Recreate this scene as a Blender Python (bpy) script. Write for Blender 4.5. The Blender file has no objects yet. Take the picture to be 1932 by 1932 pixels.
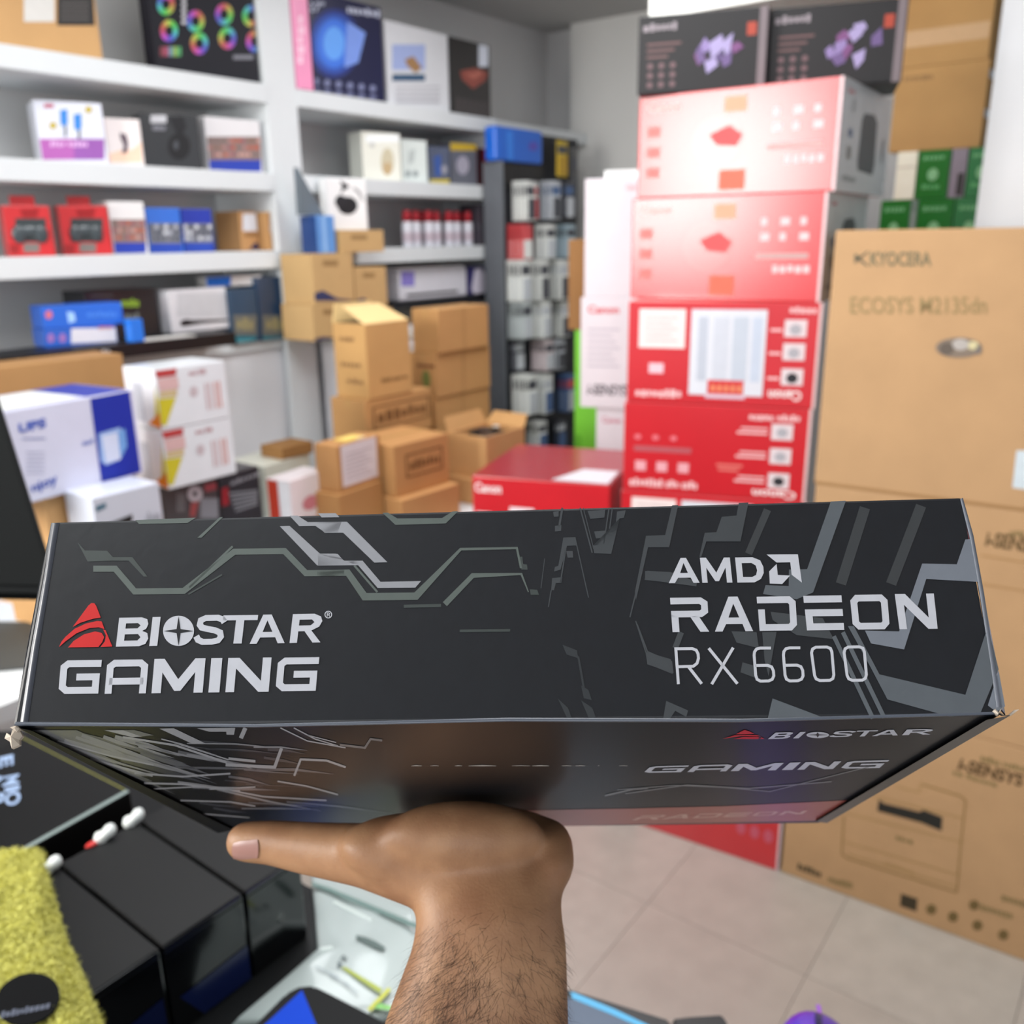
import bpy, bmesh, math, random
import numpy as np
from mathutils import Vector, Matrix, noise
from mathutils.geometry import tessellate_polygon
from mathutils.bvhtree import BVHTree

random.seed(7)
C = bpy.context.scene.collection
SC = bpy.context.scene
R = math.radians

# ------------------------------------------------------------------ camera
FPX = 1700.0                                   # focal length for a 1932 px frame
PITCH, ROLL, EYE = R(16.9), R(0.86), 1.6
fwd = Vector((0, math.cos(PITCH), -math.sin(PITCH)))
_r0 = Vector((1, 0, 0)); _u0 = _r0.cross(fwd)
RT = math.cos(ROLL) * _r0 - math.sin(ROLL) * _u0
UP = math.sin(ROLL) * _r0 + math.cos(ROLL) * _u0
EYEP = Vector((0, 0, EYE))
cam = bpy.data.cameras.new('camera'); camo = bpy.data.objects.new('camera', cam); C.objects.link(camo)
camo.matrix_world = Matrix(((RT.x, UP.x, -fwd.x, 0), (RT.y, UP.y, -fwd.y, 0), (RT.z, UP.z, -fwd.z, EYE), (0, 0, 0, 1)))
cam.sensor_width = 36; cam.lens = FPX / 1932 * 36; cam.clip_start = 0.02
cam.dof.use_dof = True; cam.dof.focus_distance = 0.285; cam.dof.aperture_fstop = 13.3
SC.camera = camo

# ------------------------------------------------------------------ world, lights, exposure
SC.view_settings.view_transform = 'Standard'; SC.view_settings.look = 'None'
SC.view_settings.gamma = 1; SC.view_settings.use_curve_mapping = False
SC.view_settings.exposure = 0.0
w = bpy.data.worlds.new('world'); SC.world = w; w.use_nodes = True
w.node_tree.nodes['Background'].inputs[0].default_value = (0.86, 0.93, 1.0, 1)
w.node_tree.nodes['Background'].inputs[1].default_value = 0.66

def area(name, loc, target, sx, sy, power, col):
    l = bpy.data.lights.new(name, 'AREA'); l.shape = 'RECTANGLE'; l.size = sx; l.size_y = sy
    l.energy = power; l.color = col
    o = bpy.data.objects.new(name, l); C.objects.link(o); o.location = loc
    o.rotation_euler = (Vector(target) - Vector(loc)).to_track_quat('-Z', 'Y').to_euler()
    return o
area('shopfront_daylight', (-2.5, 0.15, 2.02), (0.5, 2.1, 1.72), 1.0, 1.15, 80, (1.0, 0.97, 0.92))
area('rear_daylight_fill', (-0.6, -3.0, 2.1), (0.2, 1.6, 1.6), 2.4, 1.4, 35, (0.97, 0.98, 1.0))  # generic daylight fill from behind the camera, source unseen
area('ceiling_lamp_right', (0.15, 1.35, 2.54), (0.15, 1.35, 0), 0.5, 1.2, 15, (0.97, 0.98, 1.0))
area('ceiling_lamp_middle', (-0.55, 1.75, 2.54), (-0.55, 1.75, 0), 0.5, 1.2, 18, (0.95, 0.98, 1.0))
area('back_fill_light', (0.55, 3.0, 2.54), (0.55, 3.0, 0), 1.2, 0.5, 24, (0.97, 0.98, 1.0))  # unseen fill added to brighten the back wall and ceiling corner
area('ceiling_lamp_rear', (-0.9, 0.3, 2.54), (-0.9, 0.3, 0), 1.2, 0.3, 5, (0.93, 0.98, 1.0))

# ------------------------------------------------------------------ picture measures -> places in the room
def ray(x, y): return fwd + RT * ((x - 966) / FPX) - UP * ((y - 966) / FPX)
def ccam(x, y, z): return EYEP + ray(x, y) * z               # pixel at axial depth z
def onz(x, y, z):
    d = ray(x, y); return EYEP + d * ((z - EYE) / d.z)
def proj(p):
    d = p - EYEP; z = d.dot(fwd); return 966 + FPX * d.dot(RT) / z, 966 - FPX * d.dot(UP) / z
class Frame:
    """vertical plane system: e along the face (left to right as seen), n out of the face towards the viewer."""
    def __init__(s, o, heading):
        s.o = Vector((o[0], o[1], 0)); h = R(heading)
        s.e = Vector((math.sin(h), math.cos(h), 0)); s.n = Vector((s.e.y, -s.e.x, 0)); s.rot = math.pi / 2 - h
    def at(s, u, v, z): return s.o + s.e * u + s.n * v + Vector((0, 0, z))
    def uv(s, x, y, v=0.0):
        d = ray(x, y); p0 = s.o + s.n * v
        p = EYEP + d * ((p0 - EYEP).dot(s.n) / d.dot(s.n))
        return (p - s.o).dot(s.e), p.z
W = Frame((-0.723, 3.149), 36.5)              # shelf fronts of the shelved wall
WALL_V, CEIL = -0.32, 2.565

# ------------------------------------------------------------------ materials
def lin(c): return tuple(((v / 255) / 12.92 if v / 255 <= 0.04045 else ((v / 255 + 0.055) / 1.055) ** 2.4) for v in c)
_M = {}
def M(rgb, rough=0.5, spec=0.5, coat=0.0, var=0.05, scale=30.0, bump=0.0, metal=0.0, sss=0.0, stretch=None, trans=0.0, emit=0.0, coat_rough=0.15):
    key = (tuple(rgb), rough, spec, coat, var, scale, bump, metal, sss, stretch, trans, emit, coat_rough)
    if key in _M: return _M[key]
    m = bpy.data.materials.new('mat_%03d' % len(_M)); m.use_nodes = True; nt = m.node_tree
    b = nt.nodes['Principled BSDF']; c = lin(rgb)
    b.inputs['Roughness'].default_value = rough; b.inputs['Specular IOR Level'].default_value = spec
    b.inputs['Coat Weight'].default_value = coat; b.inputs['Coat Roughness'].default_value = coat_rough
    b.inputs['Metallic'].default_value = metal
    if sss: b.inputs['Subsurface Weight'].default_value = sss; b.inputs['Subsurface Radius'].default_value = (0.008, 0.003, 0.0015)
    if trans: b.inputs['Transmission Weight'].default_value = trans
    if emit: b.inputs['Emission Color'].default_value = (*c, 1); b.inputs['Emission Strength'].default_value = emit
    tc = nt.nodes.new('ShaderNodeTexCoord'); nz = nt.nodes.new('ShaderNodeTexNoise')
    nz.inputs['Scale'].default_value = scale; nz.inputs['Detail'].default_value = 4
    src = tc.outputs['Object']
    if stretch:
        mp = nt.nodes.new('ShaderNodeMapping'); mp.inputs['Scale'].default_value = stretch
        nt.links.new(src, mp.inputs[0]); src = mp.outputs[0]
    nt.links.new(src, nz.inputs['Vector'])
    mr = nt.nodes.new('ShaderNodeMix'); mr.data_type = 'RGBA'
    mr.inputs[6].default_value = (*[v * (1 - var * 1.6) for v in c], 1); mr.inputs[7].default_value = (*[min(1, v * (1 + var * 1.6)) for v in c], 1)
    nt.links.new(nz.outputs['Fac'], mr.inputs[0]); nt.links.new(mr.outputs[2], b.inputs['Base Color'])
    if bump:
        bp = nt.nodes.new('ShaderNodeBump'); bp.inputs['Strength'].default_value = bump; bp.inputs['Distance'].default_value = 0.002
        nt.links.new(nz.outputs['Fac'], bp.inputs['Height']); nt.links.new(bp.outputs[0], b.inputs['Normal'])
    _M[key] = m; return m
def card(rgb=(200, 158, 108)): return M(rgb, 0.75, 0.25, 0, 0.07, 9, 0.15)
def gloss(rgb): return M(rgb, 0.35, 0.5, 0.35, 0.04, 12)
def ink(rgb): return M(rgb, 0.5, 0.4, 0, 0.03, 40)
WHITE = M((215, 219, 221), 0.45, 0.4, 0, 0.02, 6)
WALLP = M((204, 204, 204), 0.8, 0.3, 0, 0.03, 5, 0.05)
BLACK = M((16, 17, 20), 0.4, 0.5, 0, 0.1, 20)

# ------------------------------------------------------------------ mesh helpers
def link(o, parent=None):
    C.objects.link(o)
    if parent is not None: o.parent = parent
    return o
def mesh(name, verts, faces, m, parent=None, smooth=False, mats=None, fm=None):
    me = bpy.data.meshes.new(name); me.from_pydata([tuple(v) for v in verts], [], faces)
    for x in (mats or [m]): me.materials.append(x)
    if fm: me.polygons.foreach_set('material_index', fm)
    if smooth: me.polygons.foreach_set('use_smooth', [True] * len(faces))
    me.update(); return link(bpy.data.objects.new(name, me), parent)
def bm_obj(name, bm, m, parent=None, smooth=False):
    me = bpy.data.meshes.new(name); bm.normal_update(); bm.to_mesh(me); bm.free()
    for x in (m if isinstance(m, (list, tuple)) else [m]): me.materials.append(x)
    if smooth: me.polygons.foreach_set('use_smooth', [True] * len(me.polygons))
    return link(bpy.data.objects.new(name, me), parent)
def bm_box(bm, x0, x1, y0, y1, z0, z1, bev=0.0, mi=0):
    r = bmesh.ops.create_cube(bm, size=1)
    vs = r['verts']
    for v in vs:
        v.co = Vector((x0 + (v.co.x + .5) * (x1 - x0), y0 + (v.co.y + .5) * (y1 - y0), z0 + (v.co.z + .5) * (z1 - z0)))
    fs = list({f for v in vs for f in v.link_faces})
    for f in fs: f.material_index = mi
    if bev:
        es = list({e for v in vs for e in v.link_edges})
        bmesh.ops.bevel(bm, geom=es, offset=bev, segments=2, affect='EDGES', profile=0.6)
def box_part(name, x0, x1, y0, y1, z0, z1, m, parent=None, bev=0.002):
    bm = bmesh.new(); bm_box(bm, x0, x1, y0, y1, z0, z1, bev); return bm_obj(name, bm, m, parent)
def cyl(name, p, q, r, m, parent=None, n=14, r2=None):
    p = Vector(p); q = Vector(q); d = (q - p); L = d.length
    bm = bmesh.new(); bmesh.ops.create_cone(bm, cap_ends=True, segments=n, radius1=r, radius2=r if r2 is None else r2, depth=L)
    bmesh.ops.transform(bm, matrix=Matrix.Translation((p + q) / 2) @ d.to_track_quat('Z', 'Y').to_matrix().to_4x4(), verts=bm.verts)
    return bm_obj(name, bm, m, parent, smooth=False)
def torus_bm(bm, c, R_, r, ax='y', n=24, k=8):
    vs = []
    for i in range(n):
        a = 2 * math.pi * i / n; row = []
        for j in range(k):
            b = 2 * math.pi * j / k; rr = R_ + r * math.cos(b); h = r * math.sin(b)
            p = (c[0] + rr * math.cos(a), c[1] + h, c[2] + rr * math.sin(a)); row.append(bm.verts.new(p))
        vs.append(row)
    for i in range(n):
        for j in range(k):
            bm.faces.new((vs[i][j], vs[(i + 1) % n][j], vs[(i + 1) % n][(j + 1) % k], vs[i][(j + 1) % k]))
def tag(o, label, cat, group=None, kind=None):
    o['label'] = label; o['category'] = cat
    if group: o['group'] = group
    if kind: o['kind'] = kind
    return o
def struct(o): o['kind'] = 'structure'; return o
def copy_tree(o, parent=None):
    c = o.copy(); C.objects.link(c)
    if parent is not None: c.parent = parent
    for ch in list(o.children): copy_tree(ch, c)
    return c

# ------------------------------------------------------------------ boxes with a printed skin
BOX = {}
def bx(name, label, cat, corner, e_rot, w_, d_, h_, m, group=None, bev=0.002, tilt=0.0):
    """a closed box; corner = front-left-bottom in the room, e_rot = turn about z; base centre is the origin."""
    bm = bmesh.new(); bm_box(bm, -w_ / 2, w_ / 2, -d_ / 2, d_ / 2, 0, h_, bev)
    o = bm_obj(name, bm, m)
    rot = Matrix.Rotation(e_rot, 4, 'Z')
    base = Vector(corner) + rot @ Vector((w_ / 2, d_ / 2, 0))
    o.location = base; o.rotation_euler = (0, 0, e_rot)
    tag(o, label, cat, group)
    BOX[o.name] = (Matrix.Translation(base) @ rot, w_, d_, h_)
    return o
def fpt(o, face, s, t, eps=0.0006):
    M4, w_, d_, h_ = BOX[o.name]
    if face == 'front': return Vector((-w_ / 2 + s * w_, -d_ / 2 - eps, t * h_))
    if face == 'left': return Vector((-w_ / 2 - eps, d_ / 2 - s * d_, t * h_))
    if face == 'right': return Vector((w_ / 2 + eps, -d_ / 2 + s * d_, t * h_))
    return Vector((-w_ / 2 + s * w_, -d_ / 2 + t * d_, h_ + eps))
def fpx(o, face, x, y, eps=0.0006):
    """the point of that face which the measured pixel shows, in the box's own space."""
    M4, w_, d_, h_ = BOX[o.name]
    inv = M4.inverted(); a = inv @ EYEP; d = inv.to_3x3() @ ray(x, y)
    if face == 'front': t = (-d_ / 2 - eps - a.y) / d.y
    elif face == 'left': t = (-w_ / 2 - eps - a.x) / d.x
    elif face == 'right': t = (w_ / 2 + eps - a.x) / d.x
    else: t = (h_ + eps - a.z) / d.z
    p = a + d * t
    j = {'front': (0, 2), 'left': (1, 2), 'right': (1, 2), 'top': (0, 1)}[face]
    lim = ((-w_ / 2 + .002, w_ / 2 - .002), (-d_ / 2 + .002, d_ / 2 - .002), (.002, h_ - .002))
    for i in j: p[i] = min(max(p[i], lim[i][0]), lim[i][1])
    return p
def tess(polys3):
    """polys3: list of loops (first outer, rest holes) as 3-D points -> verts, tris"""
    flat = [Vector(p) for l in polys3 for p in l]
    return flat, [tuple(t) for t in tessellate_polygon([[Vector(p) for p in l] for l in polys3])]
def shapes(name, shape_list, m, parent):
    V, F = [], []
    for loops in shape_list:
        v, f = tess(loops); b = len(V); V += v; F += [tuple(i + b for i in t) for t in f]
    return mesh(name, V, F, m, parent)
def panel(o, face, s0, t0, s1, t1, m, name='printed_panel', eps=0.0006):
    return mesh(name, [fpt(o, face, s0, t0, eps), fpt(o, face, s1, t0, eps), fpt(o, face, s1, t1, eps), fpt(o, face, s0, t1, eps)], [(0, 1, 2, 3)], m, o)
def ppoly(o, face, polys, m, name='printed_pattern', eps=0.0008):
    return shapes(name, [[[fpx(o, face, x, y, eps) for x, y in p]] for p in polys], m, o)
def prect(o, face, x0, y0, x1, y1, m, name='printed_panel', eps=0.0008):
    return ppoly(o, face, [[(x0, y1), (x1, y1), (x1, y0), (x0, y0)]], m, name, eps)
_T = {}
READ = {'Canon', 'KYOCERA', 'ECOSYS M2135dn', 'i-SENSYS', 'UPS', 'njoy', '27"', '4.5', 'E', 'M', 'I', 'O', 'A', 'R'}
def text_geo(s, bold=0.0, shear=0.0):
    k = (s, bold, shear)
    if k in _T: return _T[k]
    if s not in READ:                                   # blurred print nobody can read: plain ink marks, no words
        rg = random.Random(sum(map(ord, s))); V, F, x = [], [], 0.0
        for ch in s:
            if ch == ' ': x += .5; continue
            w_, lo, hi = rg.uniform(.5, .8), rg.choice((0, 0, .1)), rg.choice((1, .8, .75)); b = len(V)
            V += [(x, lo), (x + w_, lo), (x + w_, hi), (x, hi)]; F.append((b, b + 1, b + 2, b + 3)); x += w_ + .22
        co = np.array(V); _T[k] = ((co - co.min(0)) / (co.max(0) - co.min(0)), F); return _T[k]
    cu = bpy.data.curves.new('t', 'FONT'); cu.body = s; cu.offset = bold; cu.shear = shear; cu.resolution_u = 3
    to = bpy.data.objects.new('t', cu); me = bpy.data.meshes.new_from_object(to)
    co = np.array([v.co[:2] for v in me.vertices]) if len(me.vertices) else np.zeros((0, 2))
    f = [tuple(p.vertices) for p in me.polygons]
    bpy.data.objects.remove(to); bpy.data.curves.remove(cu); bpy.data.meshes.remove(me)
    if len(co): co = (co - co.min(0)) / np.maximum(co.max(0) - co.min(0), 1e-6)
    _T[k] = (co, f); return _T[k]
def bil(q, s, t): return ((q[0][0] * (1 - s) + q[1][0] * s) * (1 - t) + (q[3][0] * (1 - s) + q[2][0] * s) * t,
                          (q[0][1] * (1 - s) + q[1][1] * s) * (1 - t) + (q[3][1] * (1 - s) + q[2][1] * s) * t)
def ptext(o, face, s, q, m, bold=0.015, shear=0.0, name='printed_lettering', eps=0.001):
    """q: BL, BR, TR, TL in pixels, or (x0, y0, x1, y1)"""
    if not isinstance(q[0], (tuple, list)): q = [(q[0], q[3]), (q[2], q[3]), (q[2], q[1]), (q[0], q[1])]
    co, f = text_geo(s, bold, shear)
    return mesh(name, [fpx(o, face, *bil(q, a, b), eps) for a, b in co], f, m, o)
def stext(o, face, s, s0, t0, s1, t1, m, bold=0.015, shear=0.0, name='printed_lettering', eps=0.001):
    co, f = text_geo(s, bold, shear)
    return mesh(name, [fpt(o, face, s0 + a * (s1 - s0), t0 + b * (t1 - t0), eps) for a, b in co], f, m, o)
def ell(cx, cy, rx, ry, n=20): return [(cx + rx * math.cos(2 * math.pi * i / n), cy + ry * math.sin(2 * math.pi * i / n)) for i in range(n)]
def sell(o, face, s, t, rs, rt, m, name='printed_dot', n=18, eps=0.0009):
    return mesh(name, [fpt(o, face, s + rs * math.cos(2 * math.pi * i / n), t + rt * math.sin(2 * math.pi * i / n), eps) for i in range(n)], [tuple(range(n))], m, o)
def spoly(o, face, pts, m, name='printed_pattern', eps=0.0009):
    return shapes(name, [[[fpt(o, face, s, t, eps) for s, t in pts]]], m, o)

def shelf_box(name, label, cat, x0, x1, yt, z0, m, v=-0.05, d_=0.16, group=None, bev=0.002, fr=W, turn=0.0):
    z0 += .0006
    if turn:
        w_g = abs(fr.uv(x1, yt + 30, v)[0] - fr.uv(x0, yt + 30, v)[0]); v -= w_g * math.sin(R(turn))
        u = fr.uv(x0, yt + 30, v)[0]; fr = Frame(fr.at(u, v, 0), 90 - math.degrees(fr.rot) + turn); v = 0
    zt = fr.uv((x0 + x1) / 2, max(yt, -200), v)[1]
    u = fr.uv((x0 + x1) / 2, yt + 30, v)[0]; yb_ = proj(fr.at(u, v, z0))[1]; ymid = (max(yt, 0) + yb_) / 2
    u0, u1 = fr.uv(x0, ymid, v)[0], fr.uv(x1, ymid, v)[0]
    if fr is W and v < .004:
        if u0 < -.055: u1 = min(u1, -.057)
        elif u0 < .2: u0 = max(u0, .080)
        u1 = min(u1, 1.150)
    return bx(name, label, cat, fr.at(u0, v, z0), fr.rot, u1 - u0, d_, zt - z0, m, group, bev)
def corner_box(name, label, cat, h, xc, yb, yt, dist, m, xr=None, xl=None, side='left', z0=None, z1=None, w_=None, d_=None, group=None, bev=0.003):
    """box whose near vertical edge stands at pixel column xc, dist metres away (on plan)."""
    ym = (yb + yt) / 2; d = ray(xc, ym); dh = Vector((d.x, d.y, 0)).normalized(); p = dh * dist
    def zat(y): r_ = ray(xc, y); return EYE + dist * r_.z / math.hypot(r_.x, r_.y)
    z0 = zat(yb) if z0 is None else z0; z1 = zat(yt) if z1 is None else z1
    fr = Frame(p, h); sd = Frame(p, h + 90)            # front plane; plane of the side
    if side == 'left':
        if w_ is None: w_ = fr.uv(xr, ym)[0]
        if d_ is None: d_ = sd.uv(xl, ym)[0] * -1
        c = fr.at(0, 0, z0)
    else:
        if w_ is None: w_ = -fr.uv(xl, ym)[0]
        if d_ is None: d_ = -sd.uv(xr, ym)[0]
        c = fr.at(-w_, 0, z0)
    d_ = abs(d_)
    return bx(name, label, cat, c, fr.rot, w_, d_, z1 - z0, m, group, bev)
def top_of(o): return o.location.z + BOX[o.name][3]
def tape(o, m=None, front=True):
    m = m or M((190, 150, 95), 0.25, 0.5, 0, 0.05, 20)
    M4, w_, d_, h_ = BOX[o.name]
    t = mesh('tape', [fpt(o, 'top', 0, .46), fpt(o, 'top', 1, .46), fpt(o, 'top', 1, .54), fpt(o, 'top', 0, .54),
                      fpt(o, 'left', .46, 1), fpt(o, 'left', .54, 1), fpt(o, 'left', .54, .78), fpt(o, 'left', .46, .78)], [(0, 1, 2, 3), (4, 5, 6, 7)], m, o)
    return t
def seam(o, face='top'):
    return panel(o, face, 0.0, .495, 1.0, .505, M((110, 80, 50), .8, .2), 'flap_seam', 0.0005)

# ================================================================== SETTING
LAM = M((196, 190, 182), 0.35, 0.45, 0, 0.06, 25, 0.03)
def wallq(name, pts, m): return struct(mesh(name, pts, [(0, 1, 2, 3)], m))
# floor: a bed with single tiles on it
fl = struct(box_part('floor', -4.5, 5.5, -3.5, 7.5, -0.12, -0.012, M((172, 165, 157), .6, .3), None, 0))
tm = [M((186, 179, 170), .3, .5, 0, .10, 14, 0.02), M((181, 175, 166), .3, .5, 0, .10, 11, 0.02), M((189, 183, 174), .3, .5, 0, .10, 17, 0.02)]
TS = 0.40; tile0 = None
tb = bmesh.new(); bm_box(tb, 0, TS - .0014, 0, TS - .0014, -.012, 0, 0); tme = bpy.data.meshes.new('tile'); tb.to_mesh(tme); tb.free(); tme.materials.append(tm[0])
tmes = [tme]
for k in (1, 2):
    t2 = tme.copy(); t2.materials.clear(); t2.materials.append(tm[k]); tmes.append(t2)
for i in range(-6, 10):
    for j in range(-5, 5):
        p = W.at(i * TS, 1.2 + j * TS, 0)
        o = bpy.data.objects.new('tile', random.choice(tmes)); link(o, fl); o.location = p; o.rotation_euler = (0, 0, W.rot)
# walls
def slab(name, fr, u0, u1, v0, v1, z0, z1, m):
    o = box_part(name, u0, u1, -v1, -v0, z0, z1, m, None, 0); o.location = fr.o; o.rotation_euler = (0, 0, fr.rot); return struct(o)
slab('wall_left', W, -3.6, 2.0, WALL_V - .12, WALL_V, -.1, CEIL, WALLP)
slab('wall_back', W, 2.0, 2.12, WALL_V - .12, 5.2, -.1, CEIL, WALLP)
slab('ceiling', W, -4.2, 2.12, WALL_V - .12, 5.2, CEIL, CEIL + .1, M((186, 186, 184), .85, .2, 0, .02, 4))
# column beside the corner, and the near white pillar at the right
cu0 = W.uv(1077, 200, 0)[0]
B = Frame(W.at(1.9, 0, 0), 126.5)             # parallel to the back wall, left to right
a0 = B.uv(1076, 200)[0]; a1 = a0 + .75
slab('wall_column', B, a0, a1, -.1, 0.0, 0, CEIL, M((212, 212, 210), .8, .3, 0, .02, 5))
dR = ray(1866, 215); dRh = Vector((dR.x, dR.y, 0)).normalized() * 2.6
PF = Frame(dRh, 126.5)
slab('wall_pillar', PF, 0, .6, -.35, 0, 0, CEIL, M((226, 228, 232), .7, .3, 0, .02, 5))
# ceiling beam over the boxes
BF = Frame(dRh * 1.12, 126.5)
bu0 = BF.uv(1225, 10)[0]; bu1 = BF.uv(1420, 10)[0]
bz = BF.uv(1300, 24)[1]
slab('wall_beam', BF, bu0 - .0, bu1 + .5, -.25, 0.0, bz, CEIL, M((196, 196, 190), .7, .3))

# white built-in shelving: boards and uprights
CABZ = 1.285
su = bpy.data.objects.new('shelving_unit', None); link(su); su.location = W.at(0, 0, 0); su.rotation_euler = (0, 0, W.rot)
tag(su, 'white built-in shelving with thick boards and a wide upright along the wall', 'shelving')
SHZ = {'A': 2.076, 'B': 1.812, 'C': 1.572}
def board(u0, u1, z1, th, d0=0.0, d1=.318): return box_part('shelf_board', u0, u1, d0, d1, z1 - th, z1, WHITE, su, .003)
U_L, U_R = -0.052, 0.075
for zz in SHZ.values(): board(-2.2, U_L, zz, .056); board(U_R, 1.155, zz, .054)
board(1.155, 1.985, SHZ['A'], .05, .02)
box_part('upright', U_L + .0005, U_R - .0005, 0.004, .318, CABZ + .0006, CEIL - .002, WHITE, su, .003)
box_part('upright_foot', U_L + .0005, U_R - .0005, 0.004, .0295, .0, CABZ, WHITE, su, .002)
box_part('upright', 1.1555, 1.19, 0.02, .318, 0.0, SHZ['A'] - .054, WHITE, su, .002)
# lower cabinet carrying the lowest row
CABZ = 1.285
cab = bpy.data.objects.new('base_cabinet', None); link(cab); cab.location = W.at(0, 0, 0); cab.rotation_euler = (0, 0, W.rot)
tag(cab, 'tall white base cabinet under the shelves with plain front', 'cabinet')
box_part('top_board', -2.2, .42, .03, .318, CABZ - .03, CABZ, WHITE, cab, .002)
box_part('front_panel', -2.2, .42, .045, .06, .05, CABZ - .031, M((222, 222, 226), .5, .4, 0, .02, 5), cab, .001)
box_part('side_panel', .40, .42, .061, .318, .0, CABZ - .031, WHITE, cab, .001)
box_part('plinth', -2.2, .40, .075, .09, .0, .05, M((150, 150, 152), .6), cab, .001)
c2_ = bpy.data.objects.new('side_cabinet', None); link(c2_); c2_.location = W.at(0, 0, 0); c2_.rotation_euler = (0, 0, W.rot)
tag(c2_, 'white cabinet standing forward under the navy waved cartons', 'cabinet')
box_part('top_board', .085, .64, -.18, -.006, CABZ - .03, CABZ, WHITE, c2_, .002)
box_part('body', .09, .635, -.175, -.006, .0, CABZ - .0305, M((218, 218, 224), .5, .4, 0, .02, 5), c2_, .001)
box_part('door', .10, .36, -.183, -.1755, .06, CABZ - .05, M((222, 222, 227), .5, .4, 0, .02, 5), c2_, .001); box_part('door', .364, .625, -.183, -.1755, .06, CABZ - .05, M((222, 222, 227), .5, .4, 0, .02, 5), c2_, .001)

# ================================================================== SHELVED WALL: top row
o = shelf_box('carton', 'brown carton with white and black labels at left end of the top shelf', 'carton', -70, 186, -60, SHZ['A'], card(), -.04, .2)
prect(o, 'front', 45, -30, 103, 41, ink((215, 213, 208)), 'white_label'); prect(o, 'front', 108, -30, 179, 48, ink((38, 36, 36)), 'black_label')
for k in range(4): prect(o, 'front', 114, 4 + k * 10, 168, 8 + k * 10, ink((90, 86, 84)), 'printed_lettering', .0012)
o = shelf_box('fan_box', 'black box printed with rainbow light rings on the top shelf', 'box', 289, 493, -75, SHZ['A'], M((18, 18, 28), .6, .3), -.02, .05)
import colorsys
def hue_ring(o, face, cx, cy, r0, r1, n=20, ph=0.0):
    for k in range(n):
        a0 = 2 * math.pi * k / n; a1 = 2 * math.pi * (k + 1) / n
        c = colorsys.hsv_to_rgb((k / n + ph) % 1, .62, .72)
        q = [(cx + r0 * math.cos(a0), cy + r0 * math.sin(a0) * 1.25), (cx + r1 * math.cos(a0), cy + r1 * math.sin(a0) * 1.25),
             (cx + r1 * math.cos(a1), cy + r1 * math.sin(a1) * 1.25), (cx + r0 * math.cos(a1), cy + r0 * math.sin(a1) * 1.25)]
        ppoly(o, face, [q], ink(tuple(int(v * 255) for v in c)), 'printed_ring')
for x, y, p in ((313, 8, .1), (319, 58, .5), (369, 40, .2), (376, 82, .6), (423, 27, .3), (429, 72, .7), (474, 30, .9), (481, 78, .4)): hue_ring(o, 'front', x, y, 8, 17, 12, p)
for k in range(5): ppoly(o, 'front', [ell(347, -2 + k * 11, 5, 4, 10)], ink((200, 200, 205)), 'printed_lettering')
for k, c in enumerate(((120, 50, 60), (150, 60, 90), (90, 130, 150), (130, 160, 70), (70, 150, 90))): prect(o, 'front', 302 + k * 8, 88, 310 + k * 8, 106, ink(c), 'printed_strip')
prect(o, 'front', 440, 104, 478, 112, ink((120, 120, 130)), 'printed_strip')
o = shelf_box('pink_box', 'tall pink box against the upright on the top shelf', 'box', 528, 586, -70, SHZ['A'], gloss((240, 150, 190)), .003, .1)
ptext(o, 'front', 'GAMER', [(562, 120), (562, 30), (574, 30), (574, 120)], ink((250, 205, 225)))
o = shelf_box('monitor_box', 'dark blue box with bright blue glow and icon row on the top shelf', 'box', 589, 722, -2, SHZ['A'], gloss((30, 32, 66)), -.01, .12)
for rx, ry, c in ((50, 66, (38, 52, 120)), (42, 56, (48, 84, 175)), (32, 46, (62, 116, 220)), (20, 32, (98, 160, 240))): ppoly(o, 'front', [ell(630, 82, rx, ry)], ink(c), 'printed_glow', .0006 + .0002 * (50 - rx) / 8)
ppoly(o, 'front', [[(655, 40), (690, 62), (676, 118), (650, 128)]], ink((120, 150, 225)), 'printed_glow', .0020)
ptext(o, 'front', '27"', (582, 4, 612, 22), ink((190, 195, 215)), eps=.0024); ptext(o, 'front', 'MONITOR', [(655, 24), (716, 34), (716, 20), (655, 10)], ink((190, 195, 215)), eps=.0024)
for k in range(6): ppoly(o, 'front', [ell(596 + k * 21.5, 154 + k * 2.6, 6, 7, 12)], ink((120, 125, 160)), 'printed_icon'); prect(o, 'front', 590 + k * 21.5, 166 + k * 2.6, 602 + k * 21.5, 174 + k * 2.6, ink((110, 114, 150)), 'printed_lettering')
o = shelf_box('white_box', 'white box with blue picture panel between dark blue and black boxes', 'box', 729, 846, 52, SHZ['A'], gloss((222, 224, 228)), -.03, .16)
prect(o, 'front', 740, 84, 802, 132, ink((165, 180, 225)), 'printed_picture'); ppoly(o, 'front', [[(764, 112), (780, 106), (796, 128), (784, 138), (768, 124)]], ink((165, 128, 88)), 'printed_picture', .0012)
prect(o, 'front', 740, 140, 802, 153, ink((60, 90, 120)), 'printed_strip')
for k in range(4): prect(o, 'front', 746, 162 + k * 9, 830, 166 + k * 10, ink((190, 190, 196)), 'printed_lettering')
o = shelf_box('hardware_box', 'black box with red chevron and grey lettering at right end of the top shelf', 'box', 850, 942, 80, SHZ['A'], gloss((44, 42, 42)), -.03, .14)
ppoly(o, 'front', [[(868, 134), (895, 128), (921, 136), (916, 152), (893, 168), (872, 150)]], ink((150, 82, 72)))
ppoly(o, 'front', [[(878, 138), (893, 150), (912, 140), (905, 132), (893, 138)]], ink((188, 112, 98)), eps=.0014)
prect(o, 'front', 903, 84, 921, 126, ink((225, 232, 245)), 'printed_panel')
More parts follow.
